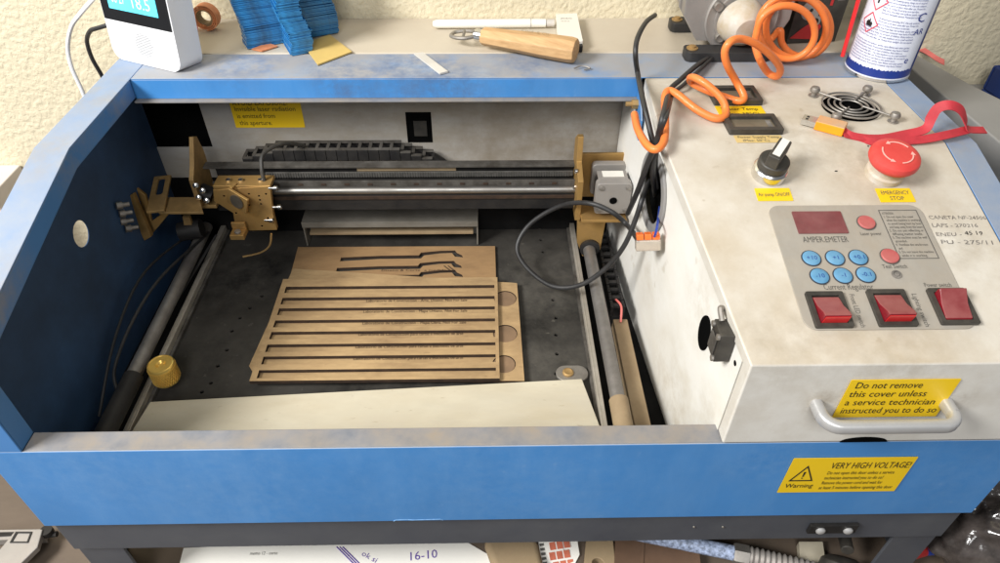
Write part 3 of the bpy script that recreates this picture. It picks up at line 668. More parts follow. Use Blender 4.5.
# rounded bar section, swept flat
P = [V(p) for p in pts]; vs = []; nS = 16
for i, p in enumerate(P):
    tg = (P[min(i+1, len(P)-1)] - P[max(i-1, 0)]).normalized(); sd = V((0, 0, 1)).cross(tg).normalized()
    for j in range(nS):
        an = 2*PI*j/nS; cx_ = math.copysign(abs(math.cos(an))**.6, math.cos(an))*.0040; cz_ = math.copysign(abs(math.sin(an))**.6, math.sin(an))*.0048
        vs.append(p + sd*cx_ + V((0, 0, cz_)))
fs = [(i*nS+j, i*nS+(j+1) % nS, (i+1)*nS+(j+1) % nS, (i+1)*nS+j) for i in range(len(P)-1) for j in range(nS)] + [tuple(range(nS)), tuple((len(P)-1)*nS+j for j in range(nS))]
mb.add(vs, fs); mb.build('handle', 'alu', EC)
n0 = FRONT.at(840, 440); n1 = FRONT.at(887, 440)
cx_ = (n0[0]+n1[0])/2; rw = (n1[0]-n0[0])/2
mb = MB().plate(FRONT, [(cx_+rw*math.cos(PI*i/16), H1+.0014+.006*math.sin(PI*i/16)) for i in range(17)], .0006, .0012); mb.build('latch_cutout', 'darkhole', EC)

# --- labels
def label(F, x0, y0, x1, y1, lines, name='warning_label', m='yellow', ink='ink', parent=LE, desc=None, off=.0006, outline=None):
    mb = MB().plate(F, outline or rrect(x0, y0, x1, y1, .0006, 2), off, off+.0003); lb = mb.build(name, m, parent)
    mb = MB()
    for (x, y, s, size, w) in lines: mb.text(F, x, y, s, size, w, off=off+.0006)
    if mb.v: mb.build('lettering', ink, lb)
    if desc: part(lb, desc)
    return lb
lb = label(FRONT, .6178, .0387, .7160, .0878, [
    (.6215, .0465, 'Warning', .0085, .0230),
    (.6505, .0735, 'VERY HIGH VOLTAGE!', .0118, .0635),
    (.6505, .0652, 'Do not open this door unless a service', .0064, .0545),
    (.6505, .0580, 'technician instructed you to do so!', .0064, .0480),
    (.6505, .0508, 'Remove the power cord and wait for', .0064, .0500),
    (.6505, .0436, 'at least 5 minutes before opening this door', .0064, .0610)], desc='VERY HIGH VOLTAGE label on the blue front panel')
mb = MB()
tri = [(.6220, .0560), (.6410, .0560), (.6350, .0785)]
cxm = sum(p[0] for p in tri)/3; cym = sum(p[1] for p in tri)/3
inner = [(cxm+(x-cxm)*.80, cym+(y-cym)*.80) for x, y in tri]
tri = [(.6222, .0560), (.6420, .0560), (.6322, .0780)]
cxm = sum(p[0] for p in tri)/3; cym = sum(p[1] for p in tri)/3
inner = [(cxm+(x-cxm)*.82, cym+(y-cym)*.82) for x, y in tri]
mb.plate(FRONT, tri, .001, .0012, holes=[inner])
mb.plate(FRONT, [(.6316, .0622), (.6326, .0622), (.6330, .0690), (.6314, .0690)], .001, .0012); mb.plate(FRONT, circ(.6321, .0602, .0007, 10), .001, .0012)
mb.build('warning_symbol', 'ink', lb)
label(FRONT, .6300, .1405, .7066, .1823, [(.6345, .1735, 'Do not remove', .0096, .0475), (.6335, .1642, 'this cover unless', .0096, .0550), (.6335, .1549, 'a service technician', .0096, .0650), (.6335, .1456, 'instructed you to do so', .0096, .0700)], parent=LE, off=.0012, desc='Do not remove label behind the handle')
sx0 = q(228, 101)[0]; sx1 = q(306, 126)[0]; sz0 = q(306, 127)[1]
label(B, sx0+.001, sz0, sx1-.001, sz0+.042, [(sx0+.004, sz0+.0275, 'AVOID EXPOSURE!', .0084, .060), (sx0+.0045, sz0+.0205, 'Invisible laser radiation', .0078, .067), (sx0+.0055, sz0+.0120, 'is emitted from', .0078, .042), (sx0+.0065, sz0+.0035, 'this aperture.', .0078, .036)], desc='AVOID EXPOSURE label on the inner back plate', off=.0004)
TC = TOP.sub(0, 0, .0009)
def meter(x0, y0, x1, y1, d):
    mb = MB().plate(TC, rrect(x0, y0, x1, y1, .0012, 3), 0, .0052, holes=[rect(x0+.0042, y0+.0055, x1-.0042, y1-.0055)])
    o = mb.build('panel_meter', 'bezel', LE, bevel=.001); part(o, d)
    mb = MB().plate(TC, rect(x0+.004, y0+.0053, x1-.004, y1-.0053), .0002, .0022); mb.build('meter_window', 'window', o)
    mb = MB().plate(TC, rect(x1-.0100, y0+.008, x1-.006, y1-.008), .0024, .0027); mb.build('meter_mark', 'inkg', o)
meter(.5905, .2735, .6355, .3052, 'upper panel meter under the orange hose'); meter(.5900, .2195, .6370, .2487, 'lower panel meter nearer the front')
label(TC, .5905, .2512, .6338, .2722, [(.5945, .2635, 'Water Temp', .0072, .0340), (.5945, .2545, '(Max: 38°C)', .0072, .0330)], name='meter_label', off=.0002, desc='bright yellow temperature label')
label(TC, .5930, .2062, .6340, .2182, [(.5955, .2130, 'Power Supply Temp', .0050, .036), (.5985, .2075, '(Max: 50°C)', .0050, .023)], name='meter_label', m='yellowd', ink='inkf', off=.0002, desc='faded temperature label below the lower meter')
SC = SL.sub(0, 0, .0008)
label(SC, .5955, .1462, .6240, .1598, [(.5970, .1510, 'Air pump ON/OFF', .0054, .0255)], name='switch_label', off=.0001, ink='inkf', desc='small label under the rotary switch')
label(SC, .6935, .1440, .7220, .1588, [(.6965, .1520, 'EMERGENCY', .0058, .0230), (.7020, .1460, 'STOP', .0058, .0115)], name='switch_label', off=.0001, ink='inkf', desc='small label under the emergency stop')
# --- control panel
mb = MB().plate(SC, rrect(.6008, .0262, .7228, .1408, .0095, 6), .0001, .0009)
CP = mb.build('control_panel', 'panel', LE, bevel=.0003)
PC = SC.sub(0, 0, .0009)
mb = MB().plate(PC, rrect(.6186, .1118, .6572, .1338, .0006, 2), .0001, .0009); mb.build('ammeter_display', 'reddisp', CP)
for args in ((PC, .6200, .1035, 'AMPER.EMETER', .0080, .0350), (PC, .6415-.01825, .0598, 'Current Regulator', .0074, .0365), (PC, .6660, .1100, 'Laser power', .0046, .0165), (PC, .6725, .0785, 'Test Switch', .0052, .0185), (PC, .6975, .0615, 'Power switch', .0054, .0200), (PC.sub(.6400, .0560, 0, -PI/2), 0, 0, 'Front LED switch', .0052, .0280), (PC.sub(.6855, .0560, 0, -PI/2), 0, 0, 'Lighting switch', .0052, .0280)):
    mb = MB(); mb.text(*args); mb.build('lettering', 'inkf', CP)
mb = MB().plate(PC, rect(.6878, .0872, .7182, .1352), .0002, .0003, holes=[rect(.6884, .0878, .7176, .1346)])
tx = ['ATTENTION', '1. Do not open the cover', 'when the machine is working', 'to avoid being hurt by laser', 'and keep away from the beam.', '2. Do not put reflecting or', 'diffusing matter inside.', '3. The machine must be well', 'grounded.', '4. Ventilate the workroom', 'and', '5. Do not leave the machine', 'while it is working.']
y = .1305
for i, s in enumerate(tx):
    wdt = min(.0265, len(s)*.00098); mb.text(PC, .6898 + (.001 if i and not s[0].isdigit() else 0), y - i*.00345, s, .0034, wdt)
mb.build('notice', 'inkf', CP)
def disc(F, x, y, r, h, name, m, parent=LE, rim=None):
    mb = MB()
    if rim: mb.plate(F, circ(x, y, r+.0008, 28), .0001, .0006, mi=1)
    mb.lathe(F.pt(x, y, .0002), F.n, [(r, 0), (r, h*.7), (r*.93, h), (r*.5, h*1.05), (.0002, h*1.06)], 28)
    return mb.build(name, [m, rim] if rim else m, parent)
vals = [('+10', .6216, .0882), ('+1', .6395, .0882), ('+0.1', .6572, .0886), ('-10', .6232, .0717), ('-1', .6405, .0721), ('-0.1', .6577, .0727)]
for s, x, y in vals:
    o = disc(PC, x, y, .0066, .0010, 'push_button', 'bluebtn', rim='ring'); part(o, 'round blue button marked '+s)
    mb = MB().text(PC, x, y-.0018, s, .0052, align='c', off=.0014); mb.build('lettering', 'canblue', o)
part(disc(PC, .6742, .1222, .0066, .0016, 'push_button', 'redbtn', rim='inkf'), 'upper round red button')
part(disc(PC, .6813, .0894, .0066, .0016, 'push_button', 'redbtn', rim='inkf'), 'lower round red button')
mb = MB(); F_ = PC; mb.plate(PC, circ(.6806, .0728, .0036, 20), .0001, .0009, holes=[circ(.6806, .0728, .0024, 16)]); mb.plate(PC, circ(.6806, .0728, .0018, 16), .0001, .0010); mb.build('indicator', 'inkg', LE)
def rocker(x0, y0, x1, y1, tilt, d):
    mb = MB().plate(PC, rrect(x0, y0, x1, y1, .0012, 3), .0001, .0028, holes=[rect(x0+.0036, y0+.0032, x1-.0036, y1-.0036)])
    o = mb.build('rocker_switch', 'bezel', LE, bevel=.0008); part(o, d)
    X0, X1, Y0, Y1 = x0+.004, x1-.004, y0+.0036, y1-.004; ym = Y0 + (Y1-Y0)*.52
    prof = [(Y0, .0004), (Y0+.0005, .0108), (Y0+.0040, .0100), (ym+.001, .0050), (Y1-.001, .0026), (Y1, .0004)] if tilt > 0 else [(Y0, .0004), (Y0+.0008, .0026), (ym, .0046), (Y1-.0008, .0098), (Y1, .0004)]
    R = Fr(PC.pt(0, 0, 0), PC.v, PC.n)
    mb = MB().plate(R, prof, X0, X1)
    for i, pg in enumerate(mb.f):
        pass
    rk = mb.build('rocker', ['redswitch'], o, bevel=.0007)
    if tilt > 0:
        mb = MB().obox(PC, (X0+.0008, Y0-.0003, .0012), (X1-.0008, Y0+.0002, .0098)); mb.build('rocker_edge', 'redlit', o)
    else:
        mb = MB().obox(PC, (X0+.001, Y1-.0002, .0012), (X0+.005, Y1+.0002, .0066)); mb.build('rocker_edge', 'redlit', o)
rocker(.6076, .0272, .6346, .0570, 1, 'left rocker switch tilted forward'); rocker(.6524, .0278, .6800, .0584, 1, 'middle rocker switch tilted forward'); rocker(.6967, .0288, .7240, .0590, -1, 'right rocker switch tilted back')
for px, py, w_, h_ in ((836, 171, .0016, .0006), (868, 146, .0008, .0008), (724, 376, .0007, .0010)):
    if py < 200:
        a = SC.at(px, py); mb = MB().plate(SC, [(a[0]-w_, a[1]-h_), (a[0]+w_*.3, a[1]-h_*1.2), (a[0]+w_, a[1]+h_*.4), (a[0]-w_*.2, a[1]+h_)], .0001, .0003)
    else:
        continue
    part(mb.build('paint_nick', 'ink', EC), 'small dark nick in the paint')
c = PF.at(735, 358); mb = MB().cyl((.5572, .020, H2-.020), (.5560, .020, H2-.020), .0022, seg=14); mb.build('rivet_hole', 'darkhole', EC)
# --- rotary switch
kx, ky = .6108, .1755
mb = MB().lathe(SC.pt(kx, ky), SL.n, [(.0140, 0), (.0140, .0075), (.0128, .0092), (.0120, .0095)], 32); RS = mb.build('rotary_switch', 'chrome', LE)
part(RS, 'chrome collar of the black rotary switch')
mb = MB().lathe(SC.pt(kx, ky), SL.n, [(.0122, .0096), (.0122, .0160), (.0112, .0172), (.0002, .0172)], 32)
KF = SC.sub(kx, ky, .0172, math.radians(-36))
mb.obox(KF, (-.0050, -.0118, 0), (.0050, .0132, .0115))
kb = mb.build('knob', 'bezel', RS, bevel=.0009)
mb = MB().obox(KF, (-.0030, -.009, .0116), (.0030, .0124, .0121)); mb.build('knob_mark', 'whiteoff', RS)
# --- emergency stop
ex, ey = .7062, .1750
mb = MB().lathe(SC.pt(ex, ey), SL.n, [(.0152, 0), (.0152, .005), (.0138, .0065), (.0138, .012)], 36); ES = mb.build('emergency_stop', 'coneb', LE)
mb = MB().lathe(SC.pt(ex, ey), SL.n, [(.0120, .0122), (.0180, .0145), (.0196, .0170), (.0198, .0195), (.0188, .0220), (.0160, .0236), (.0140, .0240), (.008, .0243), (.0002, .0244)], 44); EB = mb.build('mushroom_button', 'redstop', ES)
mb = MB(); EF = SC.sub(ex, ey, .0241)
for a0 in (.5, 2.6, 4.7):
    arc = [(.0122*math.cos(a0+1.35*i/10), .0122*math.sin(a0+1.35*i/10)) for i in range(11)] + [(.0112*math.cos(a0+1.35*i/10), .0112*math.sin(a0+1.35*i/10)) for i in range(10, -1, -1)]
    mb.plate(EF, arc, .0003, .0007); e_ = a0+1.35
    mb.plate(EF, [(.0136*math.cos(e_), .0136*math.sin(e_)), (.0098*math.cos(e_), .0098*math.sin(e_)), (.0117*math.cos(e_+.3), .0117*math.sin(e_+.3))], .0003, .0007)
mb.build('arrow_mark', 'arrow', ES)
# --- fan vent
vx, vy = .7150, .2672
mb = MB().plate(TC, circ(vx, vy, .0250, 40), .0001, .0004); VG = mb.build('fan_vent', 'darkhole', LE)
mb = MB()
for r_ in (.0255, .0200, .0148, .0096): mb.tube([TC.pt(vx+r_*math.cos(2*PI*i/40), vy+r_*math.sin(2*PI*i/40), .0034) for i in range(40)], .0009, 8, closed=True)
scr = [TC_ for TC_ in ((.6898, .2925), (.7405, .2940), (.7430, .2415), (.6895, .2400))]
for i, (x, y) in enumerate(scr):
    a_ = math.atan2(y-vy, x-vx); mb.tube([TC.pt(x, y, .002), TC.pt(x-.004*math.cos(a_), y-.004*math.sin(a_), .0052), TC.pt(vx+.0096*math.cos(a_+.1), vy+.0096*math.sin(a_+.1), .0052)], .0009, 8)
mb.build('wire_guard', 'steel', VG)
for x, y in scr:
    mb = MB().lathe(TC.pt(x, y, .0002), (0, 0, 1), [(.0046, 0), (.0046, .0008), (.0026, .001), (.0026, .004), (.0042, .0045), (.0046, .0065), (.0036, .0088), (.0014, .0096)], 18); mb.build('screw', 'steel', VG)
# --- handwriting
mb = MB()
def hand(px0, py0, px1, s, size):
    a = SC.at(px0, py0); b = SC.at(px1, py0); mb.text(SC.sub(a[0], a[1], 0, -.02), 0, 0, s, size, b[0]-a[0], off=.0002, wob=.0003, shear=.12)
hand(929, 219, 986, 'CANETA NF-24506', .0052); hand(932, 227, 978, 'LAPS - 270216', .0052); hand(936, 236, 962, 'ENEU -', .0052); hand(941, 244, 993, 'PU - 275/11', .0056)
mb.build('handwriting', 'inkg', LE)
mb = MB(); hand(965, 235, 983, '45 19', .0056); o = mb.build('handwriting', 'ink', LE); part(o, 'darker overwritten figures')

# ================================================================== BOARDS IN THE BED
def board(z, t_, outer, holes, name, label_, cat, m='mdf', extra=None, grp=None):
    F = flat(z+t_); mb = MB().plate(F, outer, -t_, 0, holes=holes, mi=0, hm=1, em=1); 
    if extra: extra(mb, F)
    o = mb.build(name, [m, 'char', 'char', 'mdfdark']); tag(o, label_, cat, grp); return o
# lowest: knife shaped cut-outs
F = flat(.0235); P_ = F.at
def knife(dx, dy, x_start):
    top = [(x_start, 257.5), (380, 255.8), (419, 255.2), (421, 252.6), (440, 250.8), (455, 250.4), (457, 253), (462, 255.3)]
    bot = [(463, 257.4), (455, 256.6), (452, 253.0), (440, 253.4), (424, 255.4), (421, 258.4), (380, 258.9), (x_start-1, 261.2)]
    return [P_(x+dx, y+dy) for x, y in top + bot]
def etch1(mb, F):
    a = F.at(381, 271.5); b = F.at(420, 271.2); mb.text(F, a[0], a[1], 'Diseno & Corte', .0050, b[0]-a[0], mi=2, off=.0003)
    a = F.at(424, 271.2); b = F.at(446, 270.8); mb.text(F, a[0], a[1], 'a medida', .0045, b[0]-a[0], mi=2, off=.0003)
    for d in (0, 4): 
        a = V(F.pt(*F.at(444+d, 266), .0003)); b = V(F.pt(*F.at(450+d, 270.5), .0003)); mb.tube([a, b], .0005, 6, mi=1)
board(.0205, .003, [P_(298, 247), P_(263, 376), P_(499, 376), P_(495, 246)], [knife(0, 0, 341), knife(-1, 10.5, 338), knife(0, 19.5, 400)], 'cut_board', 'brown fibreboard sheet with long knife shaped cuts, lowest and farthest back of the stack', 'board', 'mdf3', etch1)
F = flat(.0270); P_ = F.at
chol = []
for (cx0, cy0, r_) in ((505.2, 298.5, .0125), (505.2, 333.5, .0128), (504, 364, .0118)):
    x, y = P_(cx0, cy0); chol.append(circ(x, y, r_, 32))
def etch2(mb, F):
    rows = [(302.3, 366, 467, 'Laboratorio de Construccion - Arte, Diseno, Not For Sale'), (313, 363, 467, 'Laboratorio de Construccion - Mapa Urbano, Not For Sale'), (324.7, 362, 466, 'Laboratorio de Construccion - Mapa Obra, Not For Sale'), (336, 358, 463, 'Laboratorio de Construccion para cartas a ediciones de arte'), (348.4, 355, 463, 'Laboratorio de Construccion para cartas a ediciones de arte'), (360.2, 353, 463, 'Laboratorio de Construccion para cartas a ediciones de arte')]
    for y, xa, xb, s in rows:
        a = F.at(xa, y); b = F.at(xb, y); mb.text(F, a[0], a[1], s, .0058, b[0]-a[0], mi=2, off=.0003)
BD2 = board(.0240, .003, [P_(293, 268.5), P_(249, 366), P_(257, 379.5), P_(524.5, 381), P_(517, 283)], chol, 'cut_board', 'brown fibreboard sheet with three round cuts down its right edge, middle of the stack', 'board', 'mdf2', etch2)
for cx0, cy0, r_ in ((505.2, 298.5, .0125), (505.2, 333.5, .0128), (504, 364, .0118)):
    x, y = P_(cx0, cy0); mb = MB().plate(flat(.0262), circ(x, y, r_-.0007, 32), -.0015, 0); mb.build('cut_disc', 'mdfdark', BD2)
F = flat(.0317)
x0, x1, y0, y1 = .1475, .3903, .1315, .2815
slots = []
xs0 = lambda i: F.at(288.5-i*3.45, 288+i*13)[0]
ys = [F.at(380, yy)[1] for yy in (284.5, 297.5, 310.5, 323.5, 336.5, 350, 363, 377)]
for i, yy in enumerate((286, 297, 307.5, 319.5, 331, 343.5, 355.5, 369)):
    yt = F.at(380, yy)[1]; xl = x0+.0062
    slots.append([(xl, yt-.0103), (xl, yt), (x1-.0035, yt), (x1-.0035, yt-.0103)])
def etch3(mb, F):
    a = F.at(369, 283.2); b = F.at(409, 279.6)
    for k_ in range(9): mb.plate(F, rect(a[0], a[1]+(b[1]-a[1])*k_/9, b[0], a[1]+(b[1]-a[1])*(k_+.6)/9), .0001, .0003, mi=3)
    mb.plate(F, circ(*F.at(285, 281.5), .0013, 12), .0001, .0004, mi=1)
board(.0275, .0042, rect(x0, y0, x1, y1), slots, 'cut_board', 'brown fibreboard frame with eight long slots, on top of the stack', 'board', 'mdf2')
o = bpy.context.scene.objects
# cream board strip at the front of the bed
F = flat(.031); P_ = F.at
mb = MB().plate(F, [P_(150, 402), P_(120, 450), P_(607, 445), P_(582, 379)], -.009, 0, em=0)
tag(mb.build('cream_plank', 'plank', bevel=.0006), 'long cream board lying along the front of the black bed', 'board')
# brass knob
x, y = flat(.030).at(168, 380); kz = .0315
mb = MB(); prof = []; seg = 48
R0, KH = .0125, .0220
mb.lathe((x, y, kz), (0, 0, 1), [(R0-.0006, 0), (R0, .001), (R0, KH-.0014), (R0-.0008, KH), (R0-.0018, KH+.0002), (R0-.0022, KH-.0004), (.0050, KH-.0004), (.0030, KH-.003), (.0002, KH-.003)], 56)
for i in range(34):
    a_ = 2*PI*i/34
    for s_ in (1, -1): mb.tube([(x+R0*math.cos(a_+s_*k_*.13), y+R0*math.sin(a_+s_*k_*.13), kz+.0020+k_*.0042) for k_ in range(5)], .00055, 4)
tag(mb.build('brass_knob', 'brass'), 'knurled brass knob standing on the left guide rail', 'knob')

# ================================================================== CABLES
CB = thing('connector_cable', (.45, .27, .03), 'black cable looped above the bed, ending in an orange lever connector', 'cable')
lc = [un(638, 240, 'x', .519), un(628, 226, 'y', .262), un(612, 212, 'y', .272), un(588, 203, 'y', .285), un(560, 206, 'z', .105), un(530, 224, 'z', .075), un(517, 247, 'z', .052), un(527, 268, 'z', .042), un(552, 286, 'z', .042), un(580, 285, 'z', .056), un(606, 268, 'z', .085), un(624, 246, 'z', .118), un(636, 218, 'z', .150), un(643, 196, 'x', .530), un(650, 180, 'x', .545)]
MB().tube(lc, .0026, 12, smooth=8).build('cable', 'rubber', CB)
c0 = un(634, 240, 'x', .537); c1 = un(661, 239, 'x', .541)
dv = (c1-c0); F6 = Fr(un(634, 247, 'x', .536), V((.004, -.010, .012)), (0, .2, 1))
c = un(648, 241, 'x', .5285)
F6 = Fr(c, (1, -.08, .10), (0, .35, .9))
mb = MB().obox(F6, (-.0115, -.0085, -.005), (.0115, .0020, .005)); mb.build('connector_body', 'amberclear', CB, bevel=.0012)
for i in range(3):
    mb = MB().obox(F6, (-.0108+i*.0073, .0022, -.0045), (-.0042+i*.0073, .0078, .0048)); mb.build('lever', 'conn', CB, bevel=.0008)
mb = MB().tube([c + F6.u*.005 + F6.v*.002, un(657, 228, 'x', .534), un(660, 205, 'x', .550)], .0012, 8, smooth=6); mb.build('blue_wire', 'bfitting', CB)
# long black cable hanging over the rear panel
tz = HT
hc = [un(655, 15, 'z', .268), un(646, 22, 'z', .285), un(637.5, 38, 'z', .288), un(635.5, 55, 'z', .278), un(638, 75, 'z', .256), un(643, 100, 'x', .518), un(650, 130, 'x', .522), un(654, 150, 'x', .525), un(653, 175, 'x', .531), un(656, 200, 'x', .553)]
mb = MB().tube(hc, .0025, 12, smooth=8)
tag(mb.build('black_cable', 'rubber'), 'stiff black cable arching over the blue rear panel and down beside the cover', 'cable')
hc = [un(708, 58, 'z', .251), un(696, 66, 'z', .253), un(680, 80, 'z', .2545), un(670, 90, 'z', .2535), un(664, 112, 'x', .527), un(657, 140, 'x', .524), un(647, 165, 'x', .522), un(638, 190, 'x', .522), un(628, 213, 'x', .524)]
mb = MB().tube(hc, .0026, 12, smooth=8)
hc = [un(712, 58, 'z', .251), un(701, 68, 'z', .2525), un(684, 84, 'z', .2545), un(673, 94, 'z', .2535), un(667, 115, 'x', .5285), un(660, 135, 'x', .526), un(656, 165, 'x', .534), un(660, 195, 'x', .553)]
mb.tube(hc, .0018, 10, smooth=8)
tag(mb.build('black_cable', 'rubber'), 'pair of thin black cables running from under the pump into the machine', 'cable')

# ================================================================== ORANGE HOSE
def hy(px, py, y): return un(px, py, 'y', y)
def cr(X, Y): return 620+X*.3021, Y*.3020
hp_ = []
def ad(X, Y, ax, v): hp_.append(un(*cr(X, Y), ax, v))
ad(48, 378, 'z', .250); ad(60, 430, 'z', .251); ad(90, 480, 'z', .252); ad(120, 494, 'z', .253); ad(146, 465, 'z', .255); ad(150, 390, 'z', .258); ad(148, 325, 'z', .261)
ad(160, 300, 'z', .262); ad(190, 312, 'z', .262); ad(250, 360, 'z', .256); ad(310, 390, 'z', .2525); ad(345, 386, 'z', .2525); ad(350, 362, 'z', .2545); ad(335, 325, 'z', .262); ad(290, 282, 'z', .270); ad(250, 258, 'z', .272); ad(232, 258, 'z', .266); ad(240, 275, 'z', .258)
ad(290, 300, 'z', .2525+.004); ad(350, 322, 'z', .2525); ad(395, 334, 'z', .2525); ad(410, 318, 'z', .256); ad(385, 270, 'z', .266); ad(355, 215, 'z', .284)
ad(347, 170, 'z', .297); ad(365, 138, 'z', .305); ad(400, 128, 'z', .305); ad(450, 145, 'z', .299); ad(500, 183, 'z', .286); ad(530, 225, 'z', .270); ad(520, 252, 'z', .258); ad(490, 240, 'z', .258); ad(462, 195, 'z', .275)
Y0 = .352
ad(448, 150, 'y', .347)
NL = 34
for i in range(NL+1):
    th = PI*1.02 + 2*PI*3.0*i/NL; f_ = i/NL; cx_ = 536 + 78*f_; cy_ = 112 - 26*math.sin(PI*f_*.9); r_ = 84 + 24*math.sin(PI*f_) 
    ad(cx_ + r_*math.cos(th), cy_ + r_*math.sin(th)*.98, 'y', .350 + .036*f_)
ad(500, 128, 'y', .3885); ad(470, 130, 'y', .389); ad(438, 112, 'y', .388); ad(424, 92, 'y', .390)
mb = MB().tube(hp_, .0034, 12, smooth=7)
tag(mb.build('coiled_hose', 'orange'), 'orange coiled air hose running from the pump to the machine', 'hose')

# ================================================================== AIR PUMP
PY = .402
PFx = Fr((0, PY, 0), (1, 0, 0), (0, 0, 1))
pp = lambda X, Y: PFx.at(X, Y)
AP = thing('air_pump', (*un(722, 56, 'z', HT).xy, HT), 'grey cast metal air pump on black rubber feet', 'air pump')
a0 = pp(694, 51); 
z0 = HT + .010
xL, xR = pp(683, 20)[0], pp(790, 20)[0]
body = [(pp(694, 51)[0], z0), (pp(772, 51)[0], z0), (xR, z0+.022), (xR, z0+.085), (xR-.02, z0+.10), (xL+.014, z0+.10), (xL-.003, z0+.085), (xL, z0+.026)]
mb = MB().plate(PFx, body, -.010, 0)
PFi = Fr((0, PY+.0105, 0), (1, 0, 0), (0, 0, 1))
sh = lambda k_, dz: [((x-(xL+xR)/2)*k_+(xL+xR)/2, z0+dz+(z-z0)*k_) for x, z in body]
for i in range(4): mb.plate(PFx, sh(.97 if i % 2 else 1.0, .001), -.0135-i*.007-(.0), -.0102-i*.007-(0 if i else 0))
mb.plate(PFx, sh(.94, .002), -.062, -.0345)
AB = mb.build('pump_body', 'alug', AP, bevel=.0012)
bc = pp(741, 18); 
mb = MB().lathe(PFx.pt(bc[0], bc[1], .0002), PFx.n, [(.038, 0), (.038, .003), (.0365, .004), (.034, .0032), (.030, .0028)], 48)
mb.lathe(PFx.pt(bc[0], bc[1], .003), PFx.n, [(.0285, 0), (.0280, .002)], 40)
mb.build('front_ring', 'alug', AB)
mb = MB()
for X, Y in ((718, 35), (766, 5), (717, 4)):
    c = pp(X, Y); mb = MB().lathe(PFx.pt(c[0], c[1], .004), PFx.n, [(.0048, 0), (.0048, .004), (.0042, .005), (.002, .0045)], 16); mb.build('cap_screw', 'steel', AB)
mb = MB().lathe(PFx.pt(bc[0]-.002, bc[1]-.001, .004), PFx.n + V((.10, 0, -.12)), [(.0240, 0), (.0236, .004), (.0215, .012), (.0175, .019), (.013, .023), (.0125, .0235)], 40); mb.build('outlet_dome', 'coneb', AB)
tip = V(hp_[-1]); dirn = (V(hp_[-2]) - tip).normalized()
mb = MB().lathe(tip - dirn*.012, dirn, [(.0075, -.006), (.0080, .004), (.0080, .012)], 20); mb.build('hose_fitting', 'coneb', AP)
mb = MB().lathe(tip, dirn, [(.0066, 0), (.0070, .001), (.0070, .004), (.0060, .005)], 24); mb.build('collar', 'bfitting', AP)
for dy, xx in ((0.0, 684), (.062, 672)):
    fx0 = un(xx, 52 if dy == 0 else 28, 'z', HT+.006); 
    mb = MB()
    yb = .383 if dy == 0 else .462
    mb.plate(flat(HT+.0098), rrect(fx0.x, yb-.012, fx0.x+.088, yb+.010, .006, 4), -.0098, 0)
    fo = mb.build('rubber_foot', 'rubber', AP, bevel=.0015)
    mb = MB().lathe((fx0.x+.008, yb, HT+.0098), (0, 0, 1), [(.0060, 0), (.0060, .001), (.0035, .0015), (.0035, .003), (.001, .0035)], 16); mb.build('foot_screw', 'golddirt', fo)

# ================================================================== BLACK BOX behind the hose
BX = thing('printed_carton', (*un(820, 56, 'z', HT).xy, HT), 'black printed carton with red and grey shapes behind the hose coils', 'carton')
KF_ = Fr((un(786, 56, 'y', .418).x-.004, .418, HT), (1, .10, 0), (.13, 0, 1))
wbx = .056
mb = MB().obox(KF_, (0, 0, -.045), (wbx, .085, 0)); bxm = mb.build('carton_body', 'bezel', BX, bevel=.0008)
mb = MB().plate(KF_, circ(.017, .036, .011, 24), .0004, .0007); mb.plate(KF_, rect(.036, .040, .039, .08), .0004, .0007, mi=1)
mb.plate(KF_, [(.002, .006), (.030, .004), (.034, .018), (.026, .026), (.012, .016)], .0004, .0007, mi=1); mb.plate(KF_, circ(.025, .024, .006, 20), .0008, .0011, mi=0); mb.plate(KF_, circ(.025, .024, .0035, 14), .0012, .0014, mi=2)
mb.plate(KF_, circ(.017, .036, .0018, 12), .0009, .0011, mi=2)
for i in range(8): mb.plate(KF_, rect(.043, .045+i*.004, .052, .0462+i*.004), .0004, .0006, mi=3)
mb.build('printed_artwork', ['alug', 'red', 'ink', 'inkg'], bxm)

# ================================================================== SPRAY CAN
ct = TOP.at(876, 69.5, .001)
cx0, cy0, cz0, cr_ = ct[0]-.0005, ct[1]-.001, HT+.0010, .0300
SCN = thing('spray_can', (cx0, cy0, cz0), 'white and blue spray can printed with small text and red hazard diamonds', 'spray can')
mb = MB().lathe((cx0, cy0, cz0), (0, 0, 1), [(cr_-.004, .002), (cr_-.001, 0), (cr_+.0006, .0010), (cr_+.0006, .0032), (cr_, .0042), (cr_, .16), (cr_-.008, .172)], 64); cbdy = mb.build('can_body', 'canw', SCN)
mb = MB().lathe((cx0, cy0, cz0), (0, 0, 1), [(cr_+.0008, .0012), (cr_+.0009, .0034)], 64, caps=False); mb.build('rim', 'chrome', cbdy)
tocam = math.atan2(CC.y-cy0, CC.x-cx0)
def wrap(off): 
    def w(a, z): th = tocam + a/cr_; r_ = cr_+off; return V((cx0+r_*math.cos(th), cy0+r_*math.sin(th), cz0+z))
    return w
def wplate(mb, a0, z0, a1, z1, off, mi=0, n=24, jag=None):
    w = wrap(off); vs = []; fs = []
    for i in range(n+1):
        a = a0+(a1-a0)*i/n; zt = z1 + (jag(i) if jag else 0); vs += [w(a, z0), w(a, zt)]
    for i in range(n): fs.append((2*i, 2*i+2, 2*i+3, 2*i+1))
    mb.add(vs, fs, mi)
mb = MB(); wplate(mb, -cr_*PI, .0045, cr_*PI, .0120, .00025, 0, 160, jag=lambda i: .0016*((i*7) % 5)/5*(1 if i % 3 else 0)); wplate(mb, .037, .0125, .060, .16, .00025, 0); mb.build('blue_band', 'canblue', cbdy)
